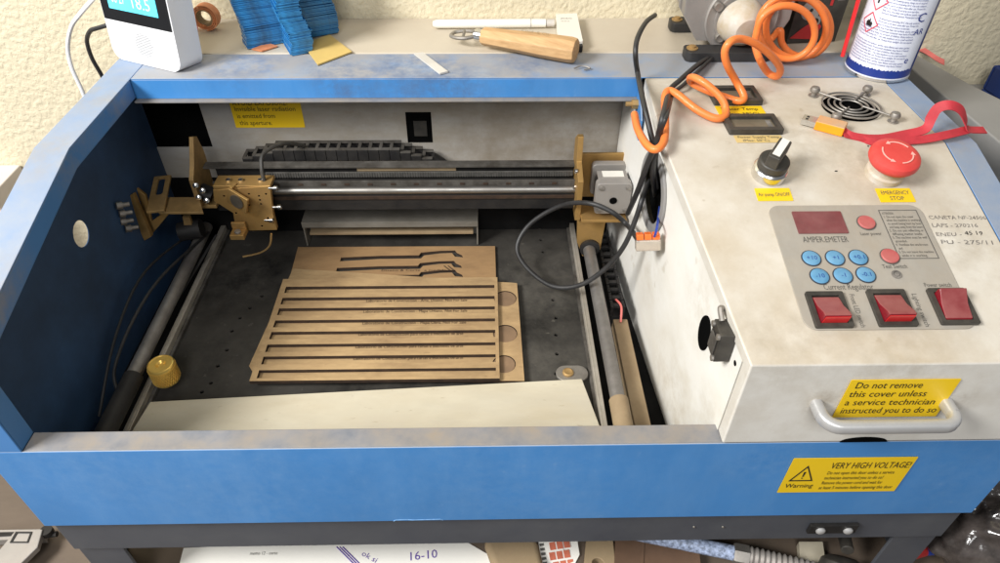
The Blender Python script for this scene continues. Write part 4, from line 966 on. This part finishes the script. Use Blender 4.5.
mb = MB(); words = ['Extremely flammable aerosol. Pressurised container may burst if heated', 'Keep away from heat, hot surfaces, sparks, open flames and other ignition', 'sources. No smoking. Do not spray on an open flame or other ignition source', 'Do not pierce or burn, even after use. Protect from sunlight. Do not expose', 'to temperatures exceeding 50 C. Use only outdoors or in a well ventilated', 'area. Avoid breathing spray. Keep out of reach of children. Shake before use']
for i in range(52):
    z = .0165+i*.0026
    if z > .135: break
    if i % 9 == 8: continue
    right = z < .05
    a0 = -.034 if right else -.014; wd = (.056 if right else .036) * (1-.25*random.random()*(i % 3 == 2))
    mb.text(None, a0, z, words[i % 6][:int(75 if right else 50)], .0025, wd, warp=wrap(.0004))
mb.build('lettering', 'canink', cbdy)
mb = MB()
def diamond(a, z, s, sym):
    w = wrap(.0005); 
    for k_ in range(4):
        c0_ = [(s, 0), (0, s), (-s, 0), (0, -s)]; p0, p1 = c0_[k_], c0_[(k_+1) % 4]; q0 = (p0[0]*.86, p0[1]*.86); q1 = (p1[0]*.86, p1[1]*.86)
        N_ = 6; vs = []
        for i in range(N_+1):
            t_ = i/N_; vs += [w(a+p0[0]*(1-t_)+p1[0]*t_, z+p0[1]*(1-t_)+p1[1]*t_), w(a+q0[0]*(1-t_)+q1[0]*t_, z+q0[1]*(1-t_)+q1[1]*t_)]
        mb.add(vs, [(2*i, 2*i+2, 2*i+3, 2*i+1) for i in range(N_)], 0)
    if sym == 'flame': pts = [(-.3, -.35), (.3, -.35), (.38, -.05), (.2, .15), (.12, .0), (.0, .42), (-.12, .1), (-.22, .2), (-.38, -.05)]
    else: pts = [(-.08, -.3), (.08, -.3), (.12, .4), (-.12, .4)]
    mb.add([w(a+x*s, z+y*s) for x, y in pts], [tuple(range(len(pts)))], 1)
diamond(-.0225, .052, .0100, 'flame'); diamond(-.0205, .0735, .0100, 'x')
mb.build('hazard_diamond', ['redprint', 'ink'], cbdy)
mb = MB(); mb.text(None, .018, .060, 'C', .012, warp=wrap(.0006)); mb.text(None, .020, .048, 'AR', .008, warp=wrap(.0006)); mb.text(None, .022, .020, 'e', .010, warp=wrap(.0006)); mb.build('brand_mark', 'canblue', cbdy)
mb = MB(); s_ = V((cx0-.0345, cy0-.004, HT+.006)); mb.cyl(un(842.5, 56, 'y', cy0+.004), un(867, -30, 'y', cy0+.004), .0020, seg=12); st = mb.build('straw', 'redstraw', SCN)

# ================================================================== USB STICK + LANYARD
US = thing('usb_stick', un(825, 128, 'z', HT+.001), 'orange USB stick with metal plug on a red ribbon', 'usb stick')
u0 = TOP.at(800, 121, .001); u1 = TOP.at(842, 132, .001)
UF = Fr(V((u0[0], u0[1]-.003, HT+.0011)), (u1[0]-u0[0], u1[1]-u0[1], 0), (-(u1[1]-u0[1]), u1[0]-u0[0], 0)); ul = math.dist(u0, u1)
mb = MB().obox(UF, (0, -.0056, .0012), (ul*.34, .0056, .0060)); mb.obox(UF, (ul*.08, .0012, .00605), (ul*.14, .0034, .0063), 1); mb.obox(UF, (ul*.08, -.0034, .00605), (ul*.14, -.0012, .0063), 1); mb.build('plug', ['chrome', 'ink'], US, bevel=.0004)
mb = MB().obox(UF, (ul*.34, -.0072, 0), (ul, .0072, .0082)); mb.build('case', 'usbo', US, bevel=.0008)
L_ = lambda X, Y, h: TOP.pt(*TOP.at(X, Y, h), h)
P1 = [L_(843, 131, .004), L_(855, 136, .003), L_(880, 138, .003), L_(905, 134, .004), L_(925, 129, .008), L_(931, 118, .016), L_(938, 108, .024), L_(950, 105, .028), L_(961, 110, .024), L_(966, 122, .014), L_(968, 129, .008), L_(985, 130, .005)]
S1 = [V((0, .3, 1)), V((0, 1, .3)), V((0, 1, .2)), V((0, 1, .3)), V((-.2, .9, .3)), V((-.8, .5, .2)), V((-.5, .7, .5)), V((0, 1, .8)), V((.5, .8, .6)), V((.6, .9, .2)), V((.2, 1, .2)), V((0, 1, .2))]
mb = MB().ribbon(P1, S1, .0085)
P2 = [L_(970, 129, .007), L_(950, 134, .007), L_(925, 139, .0045), L_(900, 141, .0035), L_(875, 142, .0025), L_(856, 137, .002), L_(843, 133, .004)]
mb.ribbon(P2, [V((0, 1, .3))]*7, .0085)
mb.build('lanyard', 'lanyard', US)

# ================================================================== THINGS ON THE SHELF AND REAR PANEL
# white monitor
DF = Fr((-.0040, .3850, HT+.0005), (.9036, -.4285, 0), (0, 0, 1))        # n points to the viewer's left-front
tilt = math.radians(7)
vdir = V((0, 0, 1))*math.cos(tilt) - DF.n*math.sin(tilt)
DF = Fr(DF.o, DF.u, vdir)
DV = thing('air_monitor', (.045, .38, HT), 'white desk air monitor with bright cyan screen on the rear left corner', 'monitor')
mb = MB().plate(DF, rrect(0, 0, .0905, .125, .012, 8), -.030, 0); dbo = mb.build('monitor_case', 'whitep', DV, bevel=.0028, seg=3)
mb = MB().plate(DF, rect(.0012, .0400, .0893, .1225), .0001, .0006); mb.build('black_fascia', 'glossk', DV)
mb = MB().plate(DF, rect(.0125, .0515, .0760, .118), .0008, .0011); scn = mb.build('screen', 'screen', DV)
mb = MB()
mb.text(DF, .018, .058, '08 27', .013, .018, off=.0014); mb.text(DF, .042, .056, '18.5', .016, .026, off=.0014); mb.text(DF, .018, .075, '42%', .014, .020, off=.0014); mb.text(DF, .046, .076, '631', .018, .024, off=.0014); mb.text(DF, .030, .097, '12:08', .020, .040, off=.0014)
mb.build('digits', 'digits', scn)
mb = MB()
for i in range(-7, 8):
    for j in range(-7, 8):
        if i*i+j*j <= 52: mb.plate(DF, circ(.047+i*.0016, .0205+j*.0016, .00058, 6), .0001, .0002)
mb.build('speaker_holes', 'dot', DV)
mb = MB(); SD = Fr(DF.pt(.0905, 0, -.015), -DF.n, DF.v)
mb.obox(Fr(DF.pt(.0905, .085, -.014), -DF.n, DF.v), (-.002, -.012, 0), (.002, .012, .0008)); mb.build('side_button', 'whiteoff', DV)
def left_cable(pts, r_, m, lab, plug):
    e_ = V(pts[-1]); pts = pts + [V((e_.x+.004, .440, .02)), V((e_.x+.002, .445, -.09)), V((e_.x-.02, .42, -.1275)), V((e_.x-.09, .36, -.1275))]
    o = thing('power_cable', pts[-1], lab, 'cable')
    MB().tube(pts, r_, 10, smooth=8).build('cable', m, o); a, b = V(pts[0]), V(pts[1]); d_ = (b-a).normalized()
    MB().cyl(a - d_*.010, a + d_*.008, r_*2.3, seg=14).build('plug', plug, o)
e = DF.pt(.002, .052, -.016)
left_cable([e + V((-.002, 0, .010)), e + V((-.012, .006, .010)), un(80, 14, 'y', .41), un(71, 28, 'y', .42), un(68, 48, 'y', .43), un(72, 68, 'y', .43), un(84, 95, 'y', .43), un(95, 130, 'y', .43)], .0022, 'whitep', 'white power cable behind the monitor, hanging down the left side', 'whitep')
e2 = DF.pt(.004, .033, -.016)
left_cable([e2 + V((-.004, 0, .000)), un(97, 28, 'y', .405), un(90, 31, 'y', .41), un(87, 41, 'y', .42), un(92, 58, 'y', .425), un(104, 80, 'y', .43), un(115, 110, 'y', .43)], .0022, 'rubber', 'black power cable behind the monitor, dropping behind the rear corner', 'greycap')
# tape roll
TR = thing('ribbon_roll', un(208, 34, 'z', HT), 'small roll of orange and pink ribbon beside the monitor', 'ribbon')
c = un(209, 28, 'y', .462); c.z = HT+.0145
mb = MB()
vs = []
N_ = 90
sp = []
for i in range(N_+1):
    a_ = -PI/2 + i/30*2*PI; r_ = .0140 - i*.00006; sp.append((a_, r_))
for k_ in range(2):
    pass
Pp = [c + V((r_*math.cos(a_), 0, r_*math.sin(a_))) for a_, r_ in sp]; mb.ribbon(Pp, [V((.1, 1, 0))]*len(Pp), .011, .0005, smooth=1)
mb.build('wound_band', 'orangetape', TR)
mb = MB(); Pp = [c + V((.0085*math.cos(2*PI*i/24), .001, .0085*math.sin(2*PI*i/24))) for i in range(25)]; mb.ribbon(Pp, [V((.1, 1, 0))]*25, .010, .0014, smooth=1); mb.build('core', 'tan', TR)
mb = MB(); mb.ribbon([c + V((-.010, -.004, -.009)), c + V((-.018, -.004, -.010)), c + V((-.026, -.003, -.0125))], [V((0, .6, .8))]*3, .009, .0004, mi=0); mb.build('loose_end', 'pink', TR)
# acrylic stack
sx, sy = .166, .438
def cross_outline():
    L1, w1 = .050, .0115; o = []
    for k_ in range(4):
        a_ = PI/2*k_; ca_, sa_ = math.cos(a_), math.sin(a_)
        for (x, y) in ((w1, -w1), (L1, -w1), (L1*.985, w1)):
            o.append((x*ca_-y*sa_, x*sa_+y*ca_))
    return o
co = cross_outline(); st_me = None; ns = 62
for i in range(ns):
    z = HT + .0004 + i*.00128
    if st_me is None:
        mb = MB().plate(flat(0), co, 0, .0011, em=1); ob = mb.build('acrylic_piece', ['acrylic', 'acryedge'], origin=(0, 0, 0)); st_me = ob
    else: ob = st_me.copy(); COL.objects.link(ob)
    lean = .0018*math.sin(i*.12)
    ob.location = (sx + lean + random.uniform(-.0006, .0006), sy - i*.00012 + random.uniform(-.0006, .0006), z); ob.rotation_euler = (0, 0, math.radians(-66 + random.uniform(-.9, .9) + 1.6*math.sin(i*.13) + (2.2 if i % 9 == 0 else 0)))
    tag(ob, 'blue acrylic cross in the tall stack behind the yellow card', 'acrylic piece', 'stacked blue acrylic crosses')
# cards
P_ = TOP.at
mb = MB().plate(TOP, [P_(303, 45), P_(318, 66), P_(352, 53), P_(330, 36)], .0005, .0020)
tag(mb.build('yellow_card', 'card'), 'square gold card lying in front of the blue acrylic stack', 'card')
mb = MB().plate(TOP, [P_(252, 50), P_(262, 52), P_(278, 47), P_(268, 44)], .0004, .0016)
tag(mb.build('card_offcut', 'orangetape'), 'small brown offcut under the left arm of the blue stack', 'offcut')
mb = MB().plate(TOP, [P_(414, 55), P_(440, 75), P_(448, 73), P_(423, 54)], .0004, .0022)
tag(mb.build('white_strip', 'greystrip'), 'short flat white strip lying on the blue rear panel', 'strip')
mb = MB().tube([TOP.pt(*P_(574, 70), .002), TOP.pt(*P_(582, 68.5), .003), TOP.pt(*P_(590, 70), .002), TOP.pt(*P_(584, 71), .0014)], .0007, 8, smooth=5)
tag(mb.build('wire_scrap', 'steel'), 'tiny bent wire scrap beside the end of the wooden handle', 'wire')
# bottle opener
a = V(TOP.pt(*TOP.at(482, 37, .012), .0135)); b = V(TOP.pt(*TOP.at(576, 52, .012), .0135))
OP = thing('bottle_opener', ((a+b)/2).xy.to_3d() + V((0, 0, HT)), 'bottle opener with steel loop and faceted beech handle', 'bottle opener')
dv = (b-a); ln = dv.length; OF = Fr(a, dv, V((-dv.y, dv.x, 0)))
mb = MB(); vs = []; stn = [(0, .0085), (.003, .0100), (ln*.3, .0112), (ln*.65, .0132), (ln*.94, .0138), (ln, .0128)]
for x, r_ in stn: vs += [OF.pt(x, r_*math.cos(2*PI*(j+.5)/8)*1.08, r_*math.sin(2*PI*(j+.5)/8)*.92) for j in range(8)]
mb.add(vs, [(i*8+j, i*8+(j+1) % 8, (i+1)*8+(j+1) % 8, (i+1)*8+j) for i in range(len(stn)-1) for j in range(8)] + [tuple(range(8)), tuple((len(stn)-1)*8+j for j in range(8))])
hd = mb.build('wooden_handle', 'wood', OP, bevel=.0012, angle=25)
mb = MB().text(OF, ln*.40, -.002, 'Festool', .0085, .026, off=.0128) if False else MB()
mb.text(OF, ln*.42, -.0025, 'Cork & Co', .0070, .030, off=.0128, shear=.2); mb.build('branded_mark', 'tan', hd)
mb = MB().cyl(OF.pt(-.007, 0, 0), OF.pt(.001, 0, 0), .0066, seg=18); mb.build('ferrule', 'chrome', OP)
lp_ = [OF.pt(-.006, .003, 0), OF.pt(-.014, .0095, -.001), OF.pt(-.024, .0105, -.002), OF.pt(-.033, .006, -.003), OF.pt(-.0345, 0, -.003), OF.pt(-.033, -.006, -.003), OF.pt(-.024, -.0105, -.002), OF.pt(-.014, -.0095, -.001), OF.pt(-.006, -.003, 0)]
mb = MB().tube(lp_, .0020, 10, smooth=6); mb.tube([OF.pt(-.018, -.010, -.001), OF.pt(-.020, -.002, 0), OF.pt(-.022, .004, .001)], .0016, 8, smooth=4); mb.build('opener_loop', 'steel', OP)
# white pen and box
PN = thing('white_pen', un(495, 26, 'z', HT), 'white pen lying against the wall behind the bottle opener', 'pen')
pa = V(TOP.pt(*TOP.at(433, 24, .005), .0052)); pb = V(TOP.pt(*TOP.at(554, 23, .005), .0052)); dv = (pb-pa); ln = dv.length
mb = MB().lathe(pa, dv, [(.003, 0), (.0046, .004), (.0048, ln*.80), (.0046, ln*.93)], 20); mb.build('barrel', 'whiteoff', PN)
mb = MB().lathe(pa + dv*.935, dv, [(.0040, 0), (.0042, ln*.065)], 18); mb.build('cap', 'greycap', PN)
mb = MB().lathe(pa + dv*.80, dv, [(.0051, 0), (.0051, .0012)], 18); mb.build('band', 'greycap', PN)
WB = thing('white_adapter', un(569, 38, 'z', HT), 'small white printed box with a black end beside the pen', 'box')
w0 = TOP.at(556, 14, .01); w1 = TOP.at(583, 41, .01); w2 = TOP.at(577, 13, .01); w3 = TOP.at(560, 44, .01)
mb = MB().plate(flat(HT+.0105), [w0, w3, w1, w2], -.0100, 0); wbo = mb.build('box_body', 'whiteoff', WB, bevel=.0008)
WFm = Fr(V((w0[0]+.003, w0[1]-.010, HT+.0106)), (1, -.05, 0), (.1, 1, 0))
mb = MB().text(WFm, 0.0015, -.006, 'JAS.HLTH', .0045, .012, off=.0003); mb.text(WFm, .0015, -.014, 'DC 5V 1A', .003, .009, off=.0003); mb.build('lettering', 'inkf', wbo)
we = V((w1[0], w1[1], HT)); mb = MB().box((we.x-.006, we.y-.006, HT+.0005), (we.x-.0005, we.y+.004, HT+.0075)); mb.build('black_end', 'ink', WB, bevel=.0006)

# ================================================================== RIGHT SIDE
t0 = flat(.163); BT = V((*t0.at(980, 91), .1632)); B2 = V((*t0.at(1003, 107), .1632)); d1 = (B2-BT).normalized()
fx = Fr(BT, -d1, (0, 0, 1)); fx = Fr(BT, d1, (-d1.y, d1.x, 0))
tl, tw, th_ = .16, .11, .034
mb = MB()
mb.obox(fx, (0, 0, 0), (tl, tw, .004)); mb.obox(fx, (0, 0, .0041), (.004, tw, th_)); mb.obox(fx, (.0041, 0, .0041), (tl, .004, th_)); mb.obox(fx, (.0041, tw-.004, .0041), (tl, tw, th_)); mb.obox(fx, (tl-.004, .0041, .0041), (tl, tw-.0041, th_))
tag(mb.build('blue_tray', 'bluetray', bevel=.002), 'navy blue tray on the grey side table', 'tray')
a = G2.at(913, 51); b = G2.at(940, 62)
mb = MB(); mb.ribbon([V(G2.pt(*G2.at(905, 47), .001)), V(G2.pt(*G2.at(920, 52), .004)), V(G2.pt(*G2.at(936, 60), .002)), V(G2.pt(*G2.at(944, 63), .001))], [V((.4, 1, .3))]*4, .010, .0004)
tag(mb.build('paper_strip', 'pink'), 'pinkish paper strip curling on the grey board by the wall', 'paper')

# ================================================================== STAND AND THINGS BELOW
ST = thing('metal_stand', (.4, .2, -.13), 'dark grey steel stand under the blue machine', 'stand')
mb = MB()
RZ = -.0022
mb.box((.004, .004, -.048), (.796, .007, RZ)); mb.box((.004, .0072, RZ-.004), (.796, .03, RZ)); mb.box((.004, .36, -.048), (.796, .363, RZ)); mb.box((.004, .0302, -.048), (.007, .3598, RZ)); mb.box((.793, .0302, -.048), (.796, .3598, RZ))
mb.build('top_frame', 'stand', ST, bevel=.0006)
for x0, x1 in ((.004, .044), (.756, .796)):
    for y in (.0075, .345):
        mb = MB().box((x0, y, -.130), (x1, y+.003, -.0065 if y < .1 else -.048)); xx = x0 if x0 < .4 else x1-.003
        mb.box((xx, y+.0031, -.130), (xx+.003, y+.040, -.048 if y > .1 else -.0065)); mb.build('leg', 'stand', ST, bevel=.0006)
b0_ = FRONT.at(813, 525); b1_ = FRONT.at(855, 534)
mb = MB().box((b0_[0], .0005, -.0335), (b1_[0], .0038, -.0200)); jb = mb.build('joint_plate', 'black', ST, bevel=.0005)
mb = MB()
for X in (820.5, 848):
    p = FRONT.at(X, 531); mb = MB().lathe((p[0], .0004, p[1]), (0, -1, 0), [(.0042, 0), (.0042, .0012), (.003, .0024), (.0012, .0028)], 18); mb.build('bolt', 'alu', jb)
mb = MB()
for X in (695, 724):
    p = FRONT.at(X, 531); mb.lathe((p[0], .0038, p[1]), (0, -1, 0), [(.0012, 0), (.0010, .0008)], 10)
mb.build('rivet', 'steel', ST)
BZ = -.13; BFm = flat(BZ)
def bat(X, Y, h=0): return flat(BZ+h).at(X, Y)
# papers
mb = MB().plate(BFm, [bat(184, 549), bat(176, 580), bat(530, 580), bat(455, 536)], .0006, .0016)
PP = mb.build('paper_sheet', 'paper'); tag(PP, 'white paper sheets with purple handwriting on the bench under the stand', 'paper')
mb = MB()
a = bat(250, 556); mb.text(BFm.sub(a[0], a[1], 0, 0), 0, 0, 'memo 12 - corte', .005, .028, off=.0019); 
mb.build('printed_line', 'inkf', PP)
mb = MB(); a = bat(408, 562); mb.text(BFm.sub(a[0], a[1], 0, .1), 0, 0, '16-10', .013, .030, off=.0019)
for i in range(3):
    p0 = bat(337+i*3, 548); p1 = bat(357+i*3, 568); mb.tube([BFm.pt(*p0, .0018), BFm.pt(*p1, .0018)], .0006, 6)
mb.build('pen_writing', 'purple', PP)
mb = MB(); a = bat(361, 556); mb.text(BFm.sub(a[0], a[1], 0, -.5), 0, 0, 'ok si', .008, .018, off=.0019)
mb.build('pen_writing', 'purple', PP)
# wooden block
x0, y0 = bat(500, 560); mb = MB().plate(BFm, [bat(483, 546), bat(495, 580), bat(545, 580), bat(537, 546)], .0004, .016)
tag(mb.build('wood_block', 'tan', bevel=.006, seg=3), 'rounded tan wood block beside the white papers under the stand', 'block')
# brick printed pouch
PO = thing('printed_pouch', BFm.pt(*bat(555, 560)), 'white and brick red printed strip under the middle of the stand', 'packaging')
F = Fr(BFm.pt(*bat(540, 566)), (1, .15, 0), (.3, 1, .3))
mb = MB().plate(F, [(0, -.02), (.034, -.02), (.022, .03), (.003, .03)], 0, .002); mb.build('sheet', 'paper', PO)
mb = MB()
for r_ in range(5):
    for c_ in range(3):
        x0 = .011 + c_*.0075 + (r_ % 2)*.002; mb.plate(F, rect(x0, -.016+r_*.0095, x0+.0062, -.0085+r_*.0095), .0022, .0025)
for r_ in range(10): mb.plate(F, rect(.003, -.018+r_*.0045, .0075, -.0155+r_*.0045), .0022, .0025, mi=1)
mb.build('brick_print', ['brick', 'inkf'], PO)
mb = MB().plate(Fr(BFm.pt(*bat(566, 560), .001), (1, 0, 0), (.1, 1, .2)), [(-.005, -.03), (.012, -.03), (.009, -.004), (.014, .004), (.012, .03), (-.004, .03), (-.002, .006), (-.006, 0)], 0, .0015)
tag(mb.build('torn_strip', 'paper'), 'torn white strip between the brick print and the brown wood', 'paper')
mb = MB().plate(BFm, [bat(585, 546), bat(582, 585), bat(616, 585), bat(612, 546)], .0004, .012, holes=[circ(*bat(598, 564, .012), .006, 16)])
tag(mb.build('wood_offcut', 'tan', bevel=.001), 'tan wood offcut with a hole, left of the brown box', 'offcut')
mb = MB().plate(BFm, [bat(614, 540), bat(612, 590), bat(700, 590), bat(695, 540)], .0004, .014)
mb.plate(BFm, [bat(640, 542), bat(638, 588), bat(641, 588), bat(643, 542)], .0142, .0150)
tag(mb.build('brown_box', 'brown', bevel=.001), 'flat brown wooden box under the middle right of the stand', 'box')
# braided hose
BH = thing('braided_hose', BFm.pt(*bat(730, 556)), 'braided metal hose with ridged connector under the stand', 'hose')
z = BZ+.022
fz = flat(z)
h0, h1, h2, h3 = [V(fz.pt(*fz.at(*t))) for t in ((684, 543), (733, 553), (748, 556), (815, 572))]
mb = MB().tube([h0 - (h1-h0)*1.0, h0, (h0+h1)/2, h1], .0075, 16, smooth=4); mb.build('braid', 'braid', BH)
mb = MB().lathe(h1, h2-h1, [(.0095, 0), (.0102, .002), (.0102, (h2-h1).length)], 6); mb.build('ferrule', 'steel', BH)
d_ = (h3-h2); ln = d_.length; pr = []
for i in range(24): pr.append((.0100 if i % 2 else .0080, ln*i/24))
mb = MB().lathe(h2, d_, pr, 18); mb.build('ridged_end', 'alug', BH)
# cable plug
pl = un(842, 566, 'z', BZ+.030)
mb = MB().lathe(pl + V((-.004, -.02, -.020)), (.12, .45, .35), [(.018, 0), (.0215, .006), (.0215, .024), (.019, .032), (.012, .036)], 24); mb.cyl(pl + V((.006, .01, .010)), pl + V((.02, .06, .0)), .006, seg=14)
tag(mb.build('black_plug', 'bezel', bevel=.001), 'round black plug below the two bolts of the stand', 'plug')
mb = MB().plate(BFm, [bat(796, 546), bat(800, 590), bat(826, 590), bat(820, 546)], .0004, .010); tag(mb.build('cream_offcut', 'plank', bevel=.001), 'pale cream offcut between the ridged hose and black plug', 'offcut')
# red and blue bit
mb = MB().cyl(BFm.pt(*bat(900, 562), .02), BFm.pt(*bat(914, 558), .02), .008, seg=18); mb.cyl(BFm.pt(*bat(915, 558), .02), BFm.pt(*bat(935, 556), .02), .0075, seg=18, mi=1)
mb.cyl(BFm.pt(*bat(905, 561), .002), BFm.pt(*bat(905, 561), .014), .006, seg=12)
tag(mb.build('pipe_fitting', ['red', 'bfitting']), 'red and blue pipe fitting in front of the right leg', 'fitting')
# black plastic bags on the right
from mathutils import noise as NZ
def bag(cx, cy, z, rx, ry, rz, seed, m, lab):
    n, k_ = 110, 60; vs = []; off = V((seed*3.7, seed*1.3, seed))
    for i in range(k_+1):
        t_ = PI*i/k_
        for j in range(n):
            a_ = 2*PI*j/n; d_ = V((math.sin(t_)*math.cos(a_), math.sin(t_)*math.sin(a_), -math.cos(t_)))
            r_ = .82 + .22*NZ.noise(d_*1.6+off) + .12*NZ.ridged_multi_fractal(V((d_.x*3.4, d_.y*3.4, d_.z*1.6))+off, 1.0, 2.1, 4, 1.0, 2.0)
            vs.append((cx+rx*r_*d_.x, cy+ry*r_*d_.y, max(BZ+.0005, z+rz*r_*d_.z)))
    mb = MB(); mb.add(vs, [(i*n+j, i*n+(j+1) % n, (i+1)*n+(j+1) % n, (i+1)*n+j) for i in range(k_) for j in range(n)])
    tag(mb.build('plastic_bag', m, angle=80), lab, 'bag')
bag(.885, .045, -.085, .080, .075, .075, 3, 'baggrey', 'crumpled grey film bag just right of the stand leg')
bag(1.0, .05, -.050, .085, .10, .095, 5, 'bag', 'shiny black plastic bag at the lower right edge')
bag(.965, .19, -.03, .075, .08, .10, 8, 'bag', 'black plastic bag behind, beside the right side panel')
# caliper-like grey clamp at lower left
CL = thing('bar_clamp', BFm.pt(*bat(20, 550)), 'grey metal bar clamp on the bench by the left stand leg', 'clamp')
F = BFm
mb = MB().plate(F, [bat(-40, 538), bat(-40, 549), bat(50, 545), bat(50, 536)], .004, .014); mb.plate(F, [bat(-40, 540.5), bat(-40, 546), bat(26, 543), bat(26, 539)], .0142, .0148, mi=1); mb.build('bar', ['alug', 'black'], CL, bevel=.0008)
mb = MB().plate(F, [bat(26, 540), bat(10, 560), bat(-20, 575), bat(30, 575), bat(47, 558), bat(52, 540)], .0148, .022); ja = mb.build('jaw', 'alug', CL, bevel=.0012)
mb = MB().plate(F, [bat(26, 543), bat(20, 554), bat(38, 554), bat(42, 543)], .0223, .0230, holes=[[bat(27.5, 544.5), bat(22.5, 552.8), bat(37, 552.8), bat(40, 544.5)]]); mb.build('square_mark', 'ink', ja)
mb = MB().lathe(BFm.pt(*bat(54, 540), .014), (0, 0, 1), [(.006, 0), (.006, .006)], 14); mb.cyl(BFm.pt(*bat(52, 541), .012), BFm.pt(*bat(62, 540), .012), .003, seg=10); mb.build('thumb_screw', 'black', CL)
# pale carton left of the machine
mb = MB().box((-.55, .425, -.1296), (-.245, .4955, .052)); tag(mb.build('pale_carton', 'cartonw', bevel=.002), 'pale carton against the wall left of the machine', 'carton')

# ================================================================== LIGHT
w = bpy.data.worlds.new('World'); sc.world = w; w.use_nodes = True
bg = w.node_tree.nodes['Background']; bg.inputs[0].default_value = (.93, .96, 1, 1); bg.inputs[1].default_value = .21
def area(name, loc, target, sx_, sy_, power, col):
    l = bpy.data.lights.new(name, 'AREA'); l.shape = 'RECTANGLE'; l.size = sx_; l.size_y = sy_; l.energy = power; l.color = col
    o = bpy.data.objects.new(name, l); COL.objects.link(o); o.location = loc
    o.rotation_euler = (V(target)-V(loc)).to_track_quat('-Z', 'Y').to_euler(); return o
area('window_light', (-.84, -.52, 1.33), (.35, .2, .1), .62, .5, 54, (1, .988, .965))
area('fill_light', (.25, -1.4, 1.55), (.5, .2, .1), .8, .7, 20, (1, 1, 1))  # added fill lamp, brightens the front faces and the right-hand wall
sc.view_settings.view_transform = 'Standard'; sc.view_settings.look = 'None'; sc.view_settings.exposure = 0; sc.view_settings.gamma = 1
